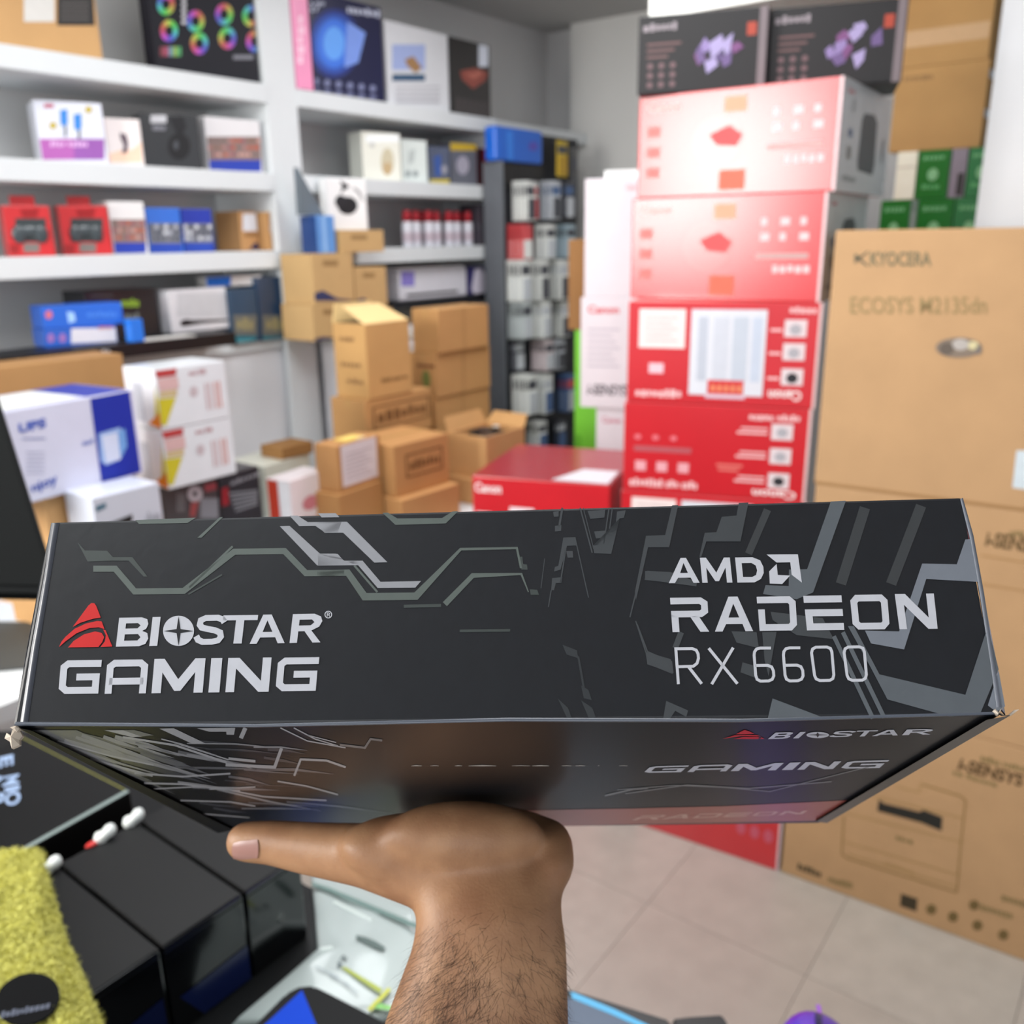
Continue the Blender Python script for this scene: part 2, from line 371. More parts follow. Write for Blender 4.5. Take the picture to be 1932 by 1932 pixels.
for k in range(7): prect(o, 'front', 862 + k * 11, 184 + k * 1.8, 868 + k * 11, 212 + k * 1.8, ink((84, 78, 78)), 'printed_lettering')

# ---------------- second row
o = shelf_box('cable_box', 'white and purple box showing two blue cable plugs', 'box', 71, 198, 192, SHZ['B'], gloss((214, 216, 228)), -.03, .12, turn=20)
prect(o, 'front', 72, 262, 197, 301, ink((170, 90, 165)), 'purple_band'); prect(o, 'front', 140, 262, 197, 301, ink((142, 82, 160)), 'printed_panel', .0011)
ptext(o, 'front', 'HDTV CABLE', (95, 266, 165, 277), ink((215, 170, 215)), eps=.0015)
for x, y in ((120, 206), (146, 214)):
    ppoly(o, 'front', [[(x - 7, y + 2), (x + 7, y), (x + 8, y + 26), (x + 3, y + 32), (x - 3, y + 32), (x - 6, y + 26)]], ink((52, 128, 205)), 'printed_plug')
    prect(o, 'front', x + 1, y + 31, x + 6, y + 52, ink((90, 95, 105)), 'printed_cord')
for x, y in ((167, 207), (100, 237)): ppoly(o, 'front', [ell(x, y, 7, 7)], ink((185, 165, 70)), 'printed_seal')
prect(o, 'front', 83, 196, 101, 203, ink((175, 60, 90)), 'printed_logo')
o = shelf_box('earphone_box', 'small white and peach earphone box beside the cable box', 'box', 201, 268, 224, SHZ['B'], gloss((232, 222, 220)), -.03, .08, turn=20)
ppoly(o, 'front', [[(202, 290), (225, 284), (250, 282), (268, 268), (268, 306), (202, 306)]], ink((240, 200, 175)))
ppoly(o, 'front', [[(226, 250), (238, 254), (242, 270), (240, 288), (230, 290), (234, 274), (228, 262)]], ink((88, 72, 84)), 'printed_picture', .0012)
o = shelf_box('headset_box', 'black headset box with round earcup picture on second shelf', 'box', 268, 377, 216, SHZ['B'], gloss((44, 45, 48)), -.02, .14, turn=20)
ppoly(o, 'front', [ell(338, 276, 21, 26)], ink((20, 20, 23)), 'printed_earcup'); ppoly(o, 'front', [ell(332, 274, 5, 9)], ink((70, 72, 78)), 'printed_earcup', .0013)
ppoly(o, 'front', [[(318, 222), (345, 218), (352, 240), (340, 258), (330, 246)]], ink((22, 22, 26)), 'printed_headband')
prect(o, 'front', 284, 217, 314, 232, ink((195, 195, 200)), 'white_label'); ptext(o, 'front', 'HEADSET', (288, 236, 312, 246), ink((140, 140, 150)))
WIN_C = [(130, 98, 84), (168, 120, 116), (150, 90, 98), (196, 150, 140), (120, 104, 100), (176, 92, 70)]
def window_box(x0, x1, yt, yb, z0, top, bot, silver, name, label, group, v=-.02):
    o = shelf_box(name, label, 'box', x0, x1, yt, z0, gloss(top), v, .1, group, turn=8)
    hh = yb - yt
    prect(o, 'front', x0, yt + hh * .36, x1, yt + hh * .83, ink((120, 122, 130) if silver else (132, 112, 108)), 'display_window')
    prect(o, 'front', x0, yt + hh * .83, x1, yb + 6, ink(bot), 'blue_band')
    rnd = random.Random(int(x0))
    n = int((x1 - x0) / 9)
    for r_ in range(3):
        for k in range(n):
            c = rnd.choice([(170, 175, 186), (90, 94, 104), (205, 208, 215), (74, 80, 92)] if silver else WIN_C)
            ppoly(o, 'front', [ell(x0 + 7 + k * 9 + rnd.uniform(-2, 2), yt + hh * (.44 + .14 * r_), 4, 4.5, 8)], ink(c), 'printed_picture', .0012)
    return o
window_box(390, 493, 224, 318, SHZ['B'], (222, 220, 222), (38, 62, 165), False, 'candy_box', 'white and blue window box at the right end of second shelf', None)
# ---------------- third row
def blister(x0, x1, label):
    o = shelf_box('gamepad_pack', label, 'pack', x0, x1, 388, SHZ['C'], gloss((196, 38, 42)), -.02, .07, turn=16)
    w_ = x1 - x0
    M4, bw, bd, bh = BOX[o.name]
    box_part('hang_tab', -.03, .03, -.004, .004, bh - .001, bh + .026, gloss((188, 34, 38)), o)
    prect(o, 'front', x0 + w_ * .2, 412, x0 + w_ * .86, 456, ink((52, 60, 62)), 'display_window')
    # the controller seen through the window
    bm = bmesh.new()
    for sx in (-1, 1):
        r = bmesh.ops.create_uvsphere(bm, u_segments=12, v_segments=8, radius=.018)
        for v in r['verts']: v.co = Vector((v.co.x * 1.0 + sx * .026, v.co.y * .35 - bd / 2 - .003, v.co.z * 1.3 + bh * .44))
    r = bmesh.ops.create_uvsphere(bm, u_segments=12, v_segments=8, radius=.03)
    for v in r['verts']: v.co = Vector((v.co.x * 1.1, v.co.y * .2 - bd / 2 - .003, v.co.z * .5 + bh * .5))
    bm_obj('controller', bm, M((62, 70, 74), .25, .6), o, True)
    prect(o, 'front', x0 + w_ * .38, 459, x0 + w_ * .72, 476, ink((120, 112, 108)), 'grey_label')
    ppoly(o, 'front', [[(x0 + w_ * .3, 395), (x0 + w_ * .72, 393), (x0 + w_ * .66, 410), (x0 + w_ * .36, 410)]], ink((150, 22, 26)))
    prect(o, 'front', x0 + 4, 462, x0 + w_ * .28, 478, ink((150, 30, 32)), 'printed_panel')
    return o
blister(11, 99, 'red hanging gamepad pack, first from the left on third shelf')
blister(115, 207, 'red hanging gamepad pack beside the pink and white window box')
window_box(209, 276, 380, 474, SHZ['C'], (226, 224, 224), (38, 62, 165), False, 'candy_box', 'pink and white window box between red gamepad pack and blue boxes', None)
window_box(279, 343, 392, 473, SHZ['C'], (48, 110, 205), (40, 72, 170), True, 'mouse_box', 'lighter blue window box beside the pink and white one', None)
window_box(345, 402, 394, 471, SHZ['C'], (30, 62, 165), (40, 72, 170), True, 'mouse_box', 'darker blue window box beside the small cartons', None)
def navy_corner(o, x0, x1, yt, yb, k=1):
    ppoly(o, 'front', [[(x0, yb), (x0 + (x1 - x0) * .5, yt), (x1, yb - (yb - yt) * .3), (x1, yb)]], ink((34, 40, 82)), 'navy_wave')
o = corner_box('carton', 'small brown carton with white label beside the blue window boxes', 'carton', 36.5, 453, 470, 398, 3.19, card((196, 148, 98)), xr=486, xl=408, z0=SHZ['C'] + .0005)
prect(o, 'front', 458, 403, 488, 436, ink((222, 224, 230)), 'white_label'); navy_corner(o, 470, 498, 456, 470)
prect(o, 'front', 462, 440, 486, 446, ink((150, 110, 70)), 'printed_lettering')
o = shelf_box('carton', 'small brown carton with white label against the upright', 'carton', 504, 541, 400, SHZ['C'] + .0005, card((192, 146, 96)), -.03, .14)
prect(o, 'front', 510, 405, 540, 438, ink((222, 224, 230)), 'white_label'); navy_corner(o, 520, 545, 452, 466)

# ---------------- right bay: second shelf
ZB, ZC = SHZ['B'], SHZ['C']
o = shelf_box('watch_box', 'tall cream white box with gold picture on right bay shelf', 'box', 684, 756, 250, ZB, gloss((238, 238, 226)), -.03, .09, turn=12)
ppoly(o, 'front', [ell(731, 305, 12, 26)], ink((206, 196, 168)), 'printed_picture'); ppoly(o, 'front', [ell(731, 318, 9, 12)], ink((196, 170, 130)), 'printed_picture', .0013); ppoly(o, 'front', [ell(702, 274, 5, 5)], ink((200, 200, 196)), 'printed_icon')
prect(o, 'front', 690, 255, 752, 268, ink((246, 250, 252)), 'printed_panel')
o = shelf_box('earbud_box', 'shorter white box with grey picture on right bay shelf', 'box', 758, 806, 264, ZB, gloss((222, 230, 226)), -.03, .09, turn=12)
ppoly(o, 'front', [[(772, 285), (784, 281), (780, 306), (770, 310)]], ink((188, 196, 194)), 'printed_picture')
for x in (770, 784): ppoly(o, 'front', [ell(x, 328, 5, 6)], ink((140, 150, 152)), 'printed_icon')
o = shelf_box('mouse_box', 'dark blue box with yellow foot on right bay shelf', 'box', 809, 848, 277, ZB, gloss((88, 96, 118)), -.03, .09, turn=12)
prect(o, 'front', 809, 338, 848, 352, ink((196, 176, 60)), 'yellow_band'); ppoly(o, 'front', [[(818, 296), (832, 292), (832, 330), (822, 334)]], ink((60, 90, 160)), 'printed_picture'); ppoly(o, 'front', [ell(838, 320, 6, 9)], ink((150, 150, 160)), 'printed_picture')
o = shelf_box('mouse_box', 'grey box with yellow top band on right bay shelf', 'box', 850, 900, 270, ZB, gloss((104, 106, 116)), -.03, .09, turn=12)
prect(o, 'front', 848, 268, 902, 284, ink((200, 168, 50)), 'yellow_band'); ppoly(o, 'front', [ell(873, 312, 12, 18)], ink((168, 164, 178)), 'printed_picture')
o = shelf_box('cable_box', 'dark red box at right end of right bay shelf', 'box', 901, 923, 280, ZB, gloss((138, 34, 38)), -.03, .09, turn=12)
prect(o, 'front', 900, 280, 909, 352, ink((30, 28, 34)), 'black_spine'); prect(o, 'front', 914, 310, 930, 332, ink((165, 60, 60)), 'printed_panel')
# ---------------- right bay: bottles on the third shelf
bot = bpy.data.objects.new('spray_bottle', None); link(bot)
GB = 'spray bottles on the right bay shelf'
tag(bot, 'white spray bottle with red cap in a row on right bay shelf', 'bottle', GB)
def lathe(prof, m, name, parent, n=16):
    vs, fs = [], []
    for r, z in prof:
        for i in range(n): vs.append((r * math.cos(2 * math.pi * i / n), r * math.sin(2 * math.pi * i / n), z))
    for k in range(len(prof) - 1):
        for i in range(n): fs.append((k * n + i, k * n + (i + 1) % n, (k + 1) * n + (i + 1) % n, (k + 1) * n + i))
    fs.append(tuple(range(n))[::-1]); fs.append(tuple((len(prof) - 1) * n + i for i in range(n)))
    return mesh(name, vs, fs, m, parent, True)
lathe([(.019, 0), (.02, .004), (.02, .088), (.015, .096)], M((214, 214, 222), .35), 'body', bot)
lathe([(.0202, .02), (.0204, .021), (.0204, .055), (.0202, .056)], M((190, 175, 185), .4), 'printed_band', bot)
lathe([(.0165, .0965), (.0165, .128), (.012, .138), (.006, .14)], M((176, 34, 48), .35), 'cap', bot)
ends = [W.uv(x, 440, -.07)[0] for x in (768, 900)]
for k in range(8):
    b = bot if k == 0 else copy_tree(bot)
    b.location = W.at(ends[0] + (ends[1] - ends[0]) * k / 7, -.07 - (.012 if k % 2 else 0), ZC + .0005)
for k in range(5):
    b = copy_tree(bot); b.location = W.at(ends[0] + .07 + (ends[1] - ends[0] - .07) * k / 4.4, -.135, ZC + .0005); b['label'] = 'white spray bottle with red cap standing behind the front row'; b['group'] = 'spray bottles in the rear row'
o = shelf_box('toner_box', 'black box with grey picture at right of the red capped bottles', 'box', 908, 934, 385, ZC, gloss((66, 62, 70)), -.02, .12)
ppoly(o, 'front', [ell(921, 425, 8, 22)], ink((120, 112, 116)), 'printed_picture')
# lower right-bay board with a white printer and a figure box
zD = W.uv(815, 562, -.05)[1]
box_part('shelf_board', .50, 1.155, .03, .318, zD - .03, zD, M((30, 30, 34), .4), su, .002)
o = shelf_box('scanner', 'white flat scanner on the lowest right bay board', 'scanner', 752, 880, 508, zD, M((220, 218, 226), .35), -.05, .2)
M4, bw, bd, bh = BOX[o.name]
box_part('lid', -bw / 2 + .005, bw / 2 - .005, -bd / 2 + .004, bd / 2 - .004, bh, bh + .012, M((232, 232, 236), .3), o, .004)
box_part('front_slot', -bw * .4, bw * .35, -bd / 2 - .002, -bd / 2 + .01, bh * .12, bh * .2, BLACK, o, 0)
prect(o, 'front', 757, 512, 782, 540, ink((140, 128, 205)), 'printed_panel')  # purple light on the white front, painted as a patch
o = shelf_box('figure_box', 'navy and white picture box beside the white scanner', 'box', 888, 928, 502, zD, gloss((62, 58, 112)), -.04, .12)
ppoly(o, 'front', [[(896, 508), (908, 505), (918, 520), (920, 545), (914, 572), (894, 574), (890, 545)]], ink((222, 216, 232)), 'printed_picture')

# ---------------- cartons with navy waves on the cabinet, right of the upright
def wave_box(x0, x1, yt, yb, z0, v, lab, d_=.2):
    o = shelf_box('carton', lab, 'carton', x0, x1, yt, z0, card((190, 156, 108)), v, d_)
    hh = yb - yt
    ppoly(o, 'front', [[(x0, yb - 2), (x0, yb - hh * .18), (x0 + (x1 - x0) * .25, yb - hh * .24), (x0 + (x1 - x0) * .6, yb - hh * .08), (x1, yb - hh * .04), (x1, yb - 2)]], ink((52, 56, 92)), 'navy_wave')
    prect(o, 'front', x0 + (x1 - x0) * .25, yt + hh * .14, x0 + (x1 - x0) * .62, yt + hh * .26, ink((150, 118, 76)), 'printed_lettering')
    return o
r1 = wave_box(590, 668, 572, 655, CABZ, .165, 'brown navy waved carton, bottom one behind the tall open carton', .15)
r1b = wave_box(671, 742, 584, 655, CABZ, .16, 'brown navy waved carton on the cabinet behind the carton flap', .15)
r2 = wave_box(590, 667, 478, 570, top_of(r1), .165, 'brown navy waved carton under the glossy blue box', .15)
r2b = wave_box(670, 730, 504, 580, top_of(r1b), .16, 'brown navy waved carton, middle of the right column beside upright', .15)
r3 = wave_box(642, 724, 434, 502, max(top_of(r2b), top_of(r2)), .13, 'brown navy waved carton under the white headphone box', .12)
o = shelf_box('headphone_box', 'white box with black headphones picture on top of cartons', 'box', 618, 692, 337, top_of(r3), gloss((232, 232, 232)), .105, .05, turn=14)
ppoly(o, 'front', [ell(656, 388, 19, 17)], ink((28, 28, 32)), 'printed_earcup'); ppoly(o, 'front', [ell(643, 380, 11, 12)], ink((34, 34, 38)), 'printed_earcup', .0013)
ppoly(o, 'front', [[(641, 340), (652, 346), (660, 352), (650, 358), (642, 366), (646, 352)]], ink((40, 40, 44)), 'printed_headband')
ppoly(o, 'front', [[(668, 352), (680, 362), (686, 380), (682, 378), (676, 366), (666, 356)]], ink((150, 150, 152)), 'printed_headband')
M4b = BOX[r2.name][0]; dist_b = math.hypot(*(M4b @ Vector((-.05, -.03, 0))).xy)
o = corner_box('glossy_blue_box', 'glossy blue box on the navy waved carton beside upright', 'box', 36.5, 598, 472, 406, 3.14, gloss((92, 142, 205)), xr=632, xl=568, z0=top_of(r2) + .0006)
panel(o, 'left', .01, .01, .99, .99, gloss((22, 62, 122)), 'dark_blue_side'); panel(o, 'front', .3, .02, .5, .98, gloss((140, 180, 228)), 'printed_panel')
tb_ = top_of(o)
# added slate grey wedge, stands in for the wall shade under the shelf
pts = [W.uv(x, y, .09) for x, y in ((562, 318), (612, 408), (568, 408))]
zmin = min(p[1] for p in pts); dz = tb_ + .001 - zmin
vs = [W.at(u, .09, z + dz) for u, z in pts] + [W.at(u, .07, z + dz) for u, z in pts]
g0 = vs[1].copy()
o = mesh('shade_wedge', [v - g0 for v in vs], [(0, 1, 2), (5, 4, 3), (0, 3, 4, 1), (1, 4, 5, 2), (2, 5, 3, 0)], M((98, 108, 116), .5)); o.location = g0
tag(o, 'slate grey triangular wedge standing in for wall shade above the glossy blue box', 'stand')

# ================================================================== LOW ROW AT THE LEFT
zb = W.uv(120, 661, .10)[1]
zbb = max(CABZ + .0006, W.uv(120, 689, .10)[1])
o = bx('flat_black_box', 'long flat black box lying along the cabinet edge', 'box', W.at(-1.9, .10, zbb), W.rot, 1.9 + W.uv(447, 655, .10)[0], .16, max(.012, zb - zbb), BLACK)
M4, bw, bd, bh = BOX[o.name]
for s in (-.45, 0, .45): box_part('foot', bw * s - .02, bw * s + .02, bd / 2 - .035, bd / 2 - .005, CABZ + .0003 - zbb, -.0002, BLACK, o, 0)
ptext(o, 'front', 'HD', [(192, 668), (207, 666), (207, 658), (192, 660)], ink((180, 180, 184)))
ptext(o, 'front', '4K ULTRA', [(30, 684), (80, 679), (80, 671), (30, 676)], ink((60, 60, 64)))
ZL = top_of(o) + .0005
o = shelf_box('router_box', 'blue and white router box, lower of the pair on black box', 'box', 84, 221, 617, ZL, gloss((36, 92, 190)), .05, .1, turn=10)
prect(o, 'front', 134, 618, 221, 648, ink((214, 212, 222)), 'white_panel'); prect(o, 'front', 186, 616, 214, 622, ink((190, 80, 90)), 'printed_strip')
for x in (96, 118): ppoly(o, 'front', [ell(x, 638, 7, 9)], ink((150, 110, 180)), 'printed_icon')
o2 = shelf_box('router_box', 'plain blue router box, upper of the pair on black box', 'box', 80, 232, 574, top_of(o) + .0005, gloss((34, 98, 204)), .05, .1, turn=10)
ppoly(o2, 'front', [ell(92, 594, 7, 8)], ink((205, 110, 130)), 'printed_icon'); ppoly(o2, 'front', [[(126, 588), (140, 590), (143, 606), (130, 610)]], ink((160, 200, 245)), 'printed_picture')
ptext(o2, 'front', 'ROUTER', (165, 588, 220, 598), ink((70, 130, 225)))
o = shelf_box('graphics_box', 'black box with green lettering behind the blue router boxes', 'box', 166, 303, 546, CABZ, gloss((34, 34, 36)), -.065, .12)
ptext(o, 'front', 'GEFORCE', (229, 563, 262, 579), ink((150, 185, 60)), .03)
prect(o, 'front', 172, 556, 214, 560, ink((80, 80, 84)), 'printed_strip')
ptext(o, 'front', 'GTX', (236, 590, 262, 604), ink((120, 124, 120)))
o = corner_box('label_printer', 'white label printer with black gap line on the black box', 'printer', 36.5, 322, 664, 548, 2.97, M((216, 214, 218), .35), xr=432, xl=298, z0=ZL)
M4, bw, bd, bh = BOX[o.name]
ppoly(o, 'front', [[(340, 606), (352, 602), (362, 604), (430, 602), (430, 606), (380, 610), (352, 615), (342, 616)]], BLACK, 'paper_slot')
prect(o, 'front', 334, 552, 428, 598, M((196, 196, 200), .35), 'upper_cover', .0006); prect(o, 'left', 304, 562, 316, 600, ink((205, 200, 205)), 'printed_panel')
zp = top_of(o)
n1 = shelf_box('ink_box', 'dark blue box with gold lettering next to the label printer', 'box', 437, 487, 545, CABZ + .0005, gloss((38, 66, 92)), -.012, .1)
n2 = shelf_box('ink_box', 'dark blue box with gold lettering against the upright', 'box', 489, 545, 522, CABZ + .0005, gloss((36, 60, 88)), -.008, .1)
for o_, x0, x1 in ((n1, 440, 485), (n2, 495, 543)):
    prect(o_, 'front', x0, 594, x1, 632, ink((104, 104, 98)), 'printed_picture'); prect(o_, 'front', x0, 634, x1, 664, ink((46, 114, 128)), 'teal_panel')
    ptext(o_, 'front', 'INK', (x0 + 8, 600, x1 - 8, 622), ink((150, 140, 100)), .02, eps=.0014); ptext(o_, 'front', 'SET', (x0 + 12, 642, x1 - 10, 654), ink((120, 185, 195)), .02, eps=.0014)
o = shelf_box('disk_box', 'flat blue and white box lying across the printer and dark blue boxes', 'box', 388, 494, 520, max(zp, top_of(n1)) + .0005, gloss((216, 214, 212)), -.02, .07, turn=12)
prect(o, 'front', 383, 518, 436, 552, ink((20, 104, 200)), 'blue_panel')
o = shelf_box('slim_box', 'slim upright bright blue box at front of the black box', 'box', 247, 271, 602, ZL, gloss((30, 118, 222)), .098, .03)
ppoly(o, 'front', [ell(259, 668, 6, 5)], ink((150, 110, 190)), 'printed_icon')
o = shelf_box('disk_box', 'flat blue and white box lying in front of the label printer', 'box', 273, 369, 642, ZL, gloss((218, 216, 212)), .098, .05)
prect(o, 'front', 273, 640, 298, 676, ink((24, 100, 205)), 'blue_panel')

# ================================================================== DISPLAY TABLE WITH STACKED GOODS
CT = 0.80
tbl = bpy.data.objects.new('display_table', None); link(tbl); tbl.location = W.at(0, 0, 0); tbl.rotation_euler = (0, 0, W.rot)
tag(tbl, 'long white display table standing before the cabinet under stacked goods', 'table')
bm = bmesh.new(); tv_ = [(-1.6, -.83), (.60, -.83), (.60, -.19), (.07, -.19), (.07, -.07), (-1.6, -.07)]
ft = bm.faces.new([bm.verts.new((x, y, CT - .035)) for x, y in tv_]); rt = bmesh.ops.extrude_face_region(bm, geom=[ft])
for v in rt['geom']:
    if isinstance(v, bmesh.types.BMVert): v.co.z = CT
bmesh.ops.recalc_face_normals(bm, faces=bm.faces); bm_obj('tabletop', bm, WHITE, tbl)
for u in (-1.55, -.4, .55):
    for v in (.24, .79): box_part('leg', u - .025, u + .025, -v - .025, -v + .025, 0, CT - .0355, M((150, 152, 155), .35, .5, 0, .03, 10, 0, .8), tbl, .003)
# long brown carton lying behind the white and blue box
zt = W.uv(200, 671, .235)[1]
o = bx('carton', 'long brown carton behind the white and blue power supply box', 'carton', W.at(-1.28, .235, CT + .0005), W.rot, 1.28 + W.uv(235, 700, .235)[0], .13, zt - CT, card((172, 130, 84)))
seam(o)
# carton below the power supply box, then the box itself
u_c = corner_box('carton', 'brown carton under the white and blue power supply box', 'carton', 30, 258, 985, 892, 2.13, card((206, 160, 108)), xl=82, side='right', z0=CT + .0005, d_=.26)
ups = corner_box('power_supply_box', 'white and blue power supply box with large blue lettering', 'box', 30, 261, 888, 734, 2.12, gloss((210, 212, 232)), xl=-70, side='right', z0=top_of(u_c) + .0005, d_=.2)
ppoly(ups, 'front', [[(170, 752), (244, 736), (266, 890), (192, 914)]], ink((18, 44, 158)), 'blue_panel')
ppoly(ups, 'front', [[(186, 818), (226, 806), (238, 822), (238, 846), (226, 868), (200, 878), (190, 870)]], ink((150, 180, 225)), 'printed_picture', .0012)
ppoly(ups, 'front', [[(192, 822), (222, 816), (228, 866), (200, 874)]], ink((206, 214, 236)), 'printed_picture', .0016)
ppoly(ups, 'front', [[(222, 816), (236, 808), (240, 842), (228, 866)]], ink((110, 158, 215)), 'printed_picture', .0018)
ptext(ups, 'front', 'UPS', [(36, 818), (88, 806), (86, 788), (34, 800)], ink((86, 106, 186)), .055)
prect(ups, 'front', 42, 826, 86, 829, ink((140, 150, 190)), 'printed_strip')
ptext(ups, 'front', 'njoy', [(62, 934), (112, 916), (106, 894), (58, 914)], ink((60, 86, 178)), .03)
ptext(ups, 'front', '650VA', [(156, 834), (176, 828), (176, 836), (156, 842)][::-1], ink((110, 124, 190)))
for k in range(6): prect(ups, 'front', 50, 852 + k * 8, 84, 854 + k * 8, ink((176, 180, 205)), 'printed_lettering')
panel(ups, 'top', .02, .1, .7, .9, ink((214, 216, 214)), 'printed_panel'); panel(ups, 'top', .7, .02, .98, .98, ink((46, 58, 150)), 'blue_panel')
# pair of white boxes with red and yellow print
low = corner_box('video_box', 'black and red box under the stacked white boxes, left one', 'box', 36.5, 309, 990, 922, 2.30, gloss((52, 52, 56)), xr=414, z0=CT + .0005, d_=.24)
low2 = corner_box('video_box', 'black and red box with slanted grey stripes next to its twin', 'box', 36.5, 416, 985, 898, 2.47, gloss((46, 42, 48)), xr=494, z0=CT + .0005, d_=.2)
ppoly(low, 'front', [ell(368, 932, 14, 15)], ink((175, 165, 170)), 'printed_fan'); ppoly(low, 'front', [ell(368, 932, 5, 6)], ink((80, 76, 80)), 'printed_fan', .0013)
ppoly(low, 'front', [[(385, 915), (412, 908), (412, 922), (388, 928)]], ink((150, 60, 68))); ppoly(low, 'front', [[(360, 950), (376, 942), (368, 975), (358, 975)]], ink((140, 60, 60)))
prect(low, 'front', 378, 940, 412, 978, ink((120, 120, 126)), 'printed_picture')
for k in range(4): prect(low, 'front', 334 + k * 4, 930, 336 + k * 4, 966, ink((120, 116, 118)), 'printed_lettering')
ptext(low2, 'front', 'GAMING', [(436, 916), (488, 898), (488, 890), (436, 908)], ink((150, 146, 152)), .03)
for k in range(5): ppoly(low2, 'front', [[(432 + k * 3, 930 + k * 8), (486, 924 + k * 6), (486, 928 + k * 6), (432 + k * 3, 934 + k * 8)]], ink((142, 140, 146)), 'printed_stripe')
ppoly(low2, 'front', [[(418, 922), (430, 918), (432, 952), (418, 956)]], ink((165, 34, 44)), 'red_panel', .0012)
zv = max(top_of(low), top_of(low2)) + .0005
zz = [zv]
def white_pair(yb, yt, z0, lab, sh=0):
    o = corner_box('camera_kit_box', lab, 'box', 36.5, 298 + sh, yb, yt, 2.28, gloss((216, 220, 224)), xr=431 + sh, xl=239 + sh, z0=z0)
    hh = yb - yt
    def q(face, pts, c, nm='printed_pattern', e=.0009): return spoly(o, face, pts, ink(c), nm, e)
    panel(o, 'left', .02, .02, .98, .98, ink((228, 230, 238)), 'white_side'); q('left', [(.25, .1), (.55, .1), (.55, .75), (.25, .75)], (190, 194, 206), 'printed_panel', .0012)
    q('left', [(1, .3), (1, .02), (.62, .08)], (226, 130, 40), 'orange_corner', .0013); q('left', [(.98, .75), (.98, .3), (.82, .12)], (212, 196, 50), 'yellow_corner', .0013)
    q('front', [(.0, .98), (.3, .98), (.28, .86), (.02, .86)], (176, 60, 60), 'red_panel'); q('front', [(.02, .84), (.3, .84), (.3, .64), (.03, .64)], (206, 170, 168), 'printed_panel')
    q('front', [(.0, .52), (.24, .5), (.06, .06), (.0, .1)], (196, 184, 40), 'yellow_corner'); q('front', [(.03, .63), (.27, .63), (.26, .52), (.02, .54)], (196, 176, 132), 'printed_panel')
    stext(o, 'front', 'DVR KIT', .46, .82, .70, .9, ink((176, 130, 134)))
    for s, t in ((.5, .55),): sell(o, 'front', s, t, .06, .09, ink((190, 176, 180)), 'printed_icon')
    for s in (.66, .72, .8, .86): q('front', [(s, .2), (s + .035, .2), (s + .035, .66), (s, .66)], (200, 178, 180) if s < .8 else (205, 160, 155), 'printed_picture')
    return o
wp1 = white_pair(920, 812, zv, 'white box with yellow corner and red label, lower of two', 13)
wp2 = white_pair(808, 697, top_of(wp1) + .0005, 'white box with yellow corner and red label, upper of two')
o = corner_box('printer_box', 'white printer box with dark print in front of the power supply box', 'box', 36.5, 178, 1010, 940, 1.92, gloss((208, 212, 224)), xr=308, xl=128, z0=CT + .0005)
ppoly(o, 'front', [[(180, 956), (200, 948), (200, 958), (182, 966)]], ink((70, 110, 130))); sell(o, 'left', .5, .55, .14, .1, ink((70, 120, 140)), 'printed_picture')
ppoly(o, 'front', [[(200, 990), (250, 970), (250, 984), (205, 1000)]], BLACK, 'printed_picture'); stext(o, 'front', 'LASER', .72, .7, .95, .82, ink((170, 172, 182)))
sell(o, 'front', .75, .45, .05, .06, ink((190, 192, 200)), 'printed_icon')
o = corner_box('paper_box', 'white box with red side and pink print right of black boxes', 'box', 30, 549, 985, 908, 2.35, gloss((224, 214, 216)), xr=620, xl=507, z0=CT + .0005)
panel(o, 'left', .5, .02, .98, .98, ink((236, 236, 240)), 'white_side'); panel(o, 'left', .02, .02, .48, .98, ink((190, 60, 40)), 'red_side', .0012)  # white half of the left face is a painted highlight
sell(o, 'front', .5, .62, .22, .1, ink((196, 120, 128)), 'printed_logo'); stext(o, 'front', 'A4', .3, .3, .6, .45, ink((200, 150, 156)))
pb = top_of(o)
o = corner_box('cable_pouch', 'flat white and yellow pouch box behind the red sided box', 'box', 30, 500, 925, 880, 2.7, M((206, 208, 196), .4), xr=588, z0=CT + .0005, d_=.16)
spoly(o, 'front', [(.05, .1), (.95, .28), (.95, .12), (.05, .02)], ink((196, 190, 60)), 'yellow_strip'); spoly(o, 'front', [(.55, .55), (.8, .75), (.98, .5), (.75, .4)], ink((60, 56, 40)), 'printed_picture')
o = corner_box('carton', 'small dark brown carton on the white and yellow pouch box', 'carton', 36.5, 532, 868, 846, 2.76, card((150, 110, 66)), xr=592, z0=top_of(o) + .0005, d_=.1)
# ================================================================== BROWN CARTONS ON THE TABLE
def carton(label, xc, yb, yt, dist, xr, xl, z0=None, z1=None, rgb=(184, 140, 90), h=36.5, lightside=True):
    o = corner_box('carton', label, 'carton', h, xc, yb, yt, dist, card(rgb), xr=xr, xl=xl, z0=z0, z1=z1)
    tape(o); seam(o)
    return o
def oval_print(o, s0, t0, s1, t1):
    c = ink((120, 84, 48))
    for a0, a1, b0, b1 in ((s0, s1, t0, t0 + .035), (s0, s1, t1 - .035, t1), (s0, s0 + .03, t0, t1), (s1 - .03, s1, t0, t1)): panel(o, 'front', a0, b0, a1, b1, c, 'printed_frame')
    stext(o, 'front', 'Fragile', s0 + .07, t0 + .14, s1 - .07, t1 - .14, c, .02)
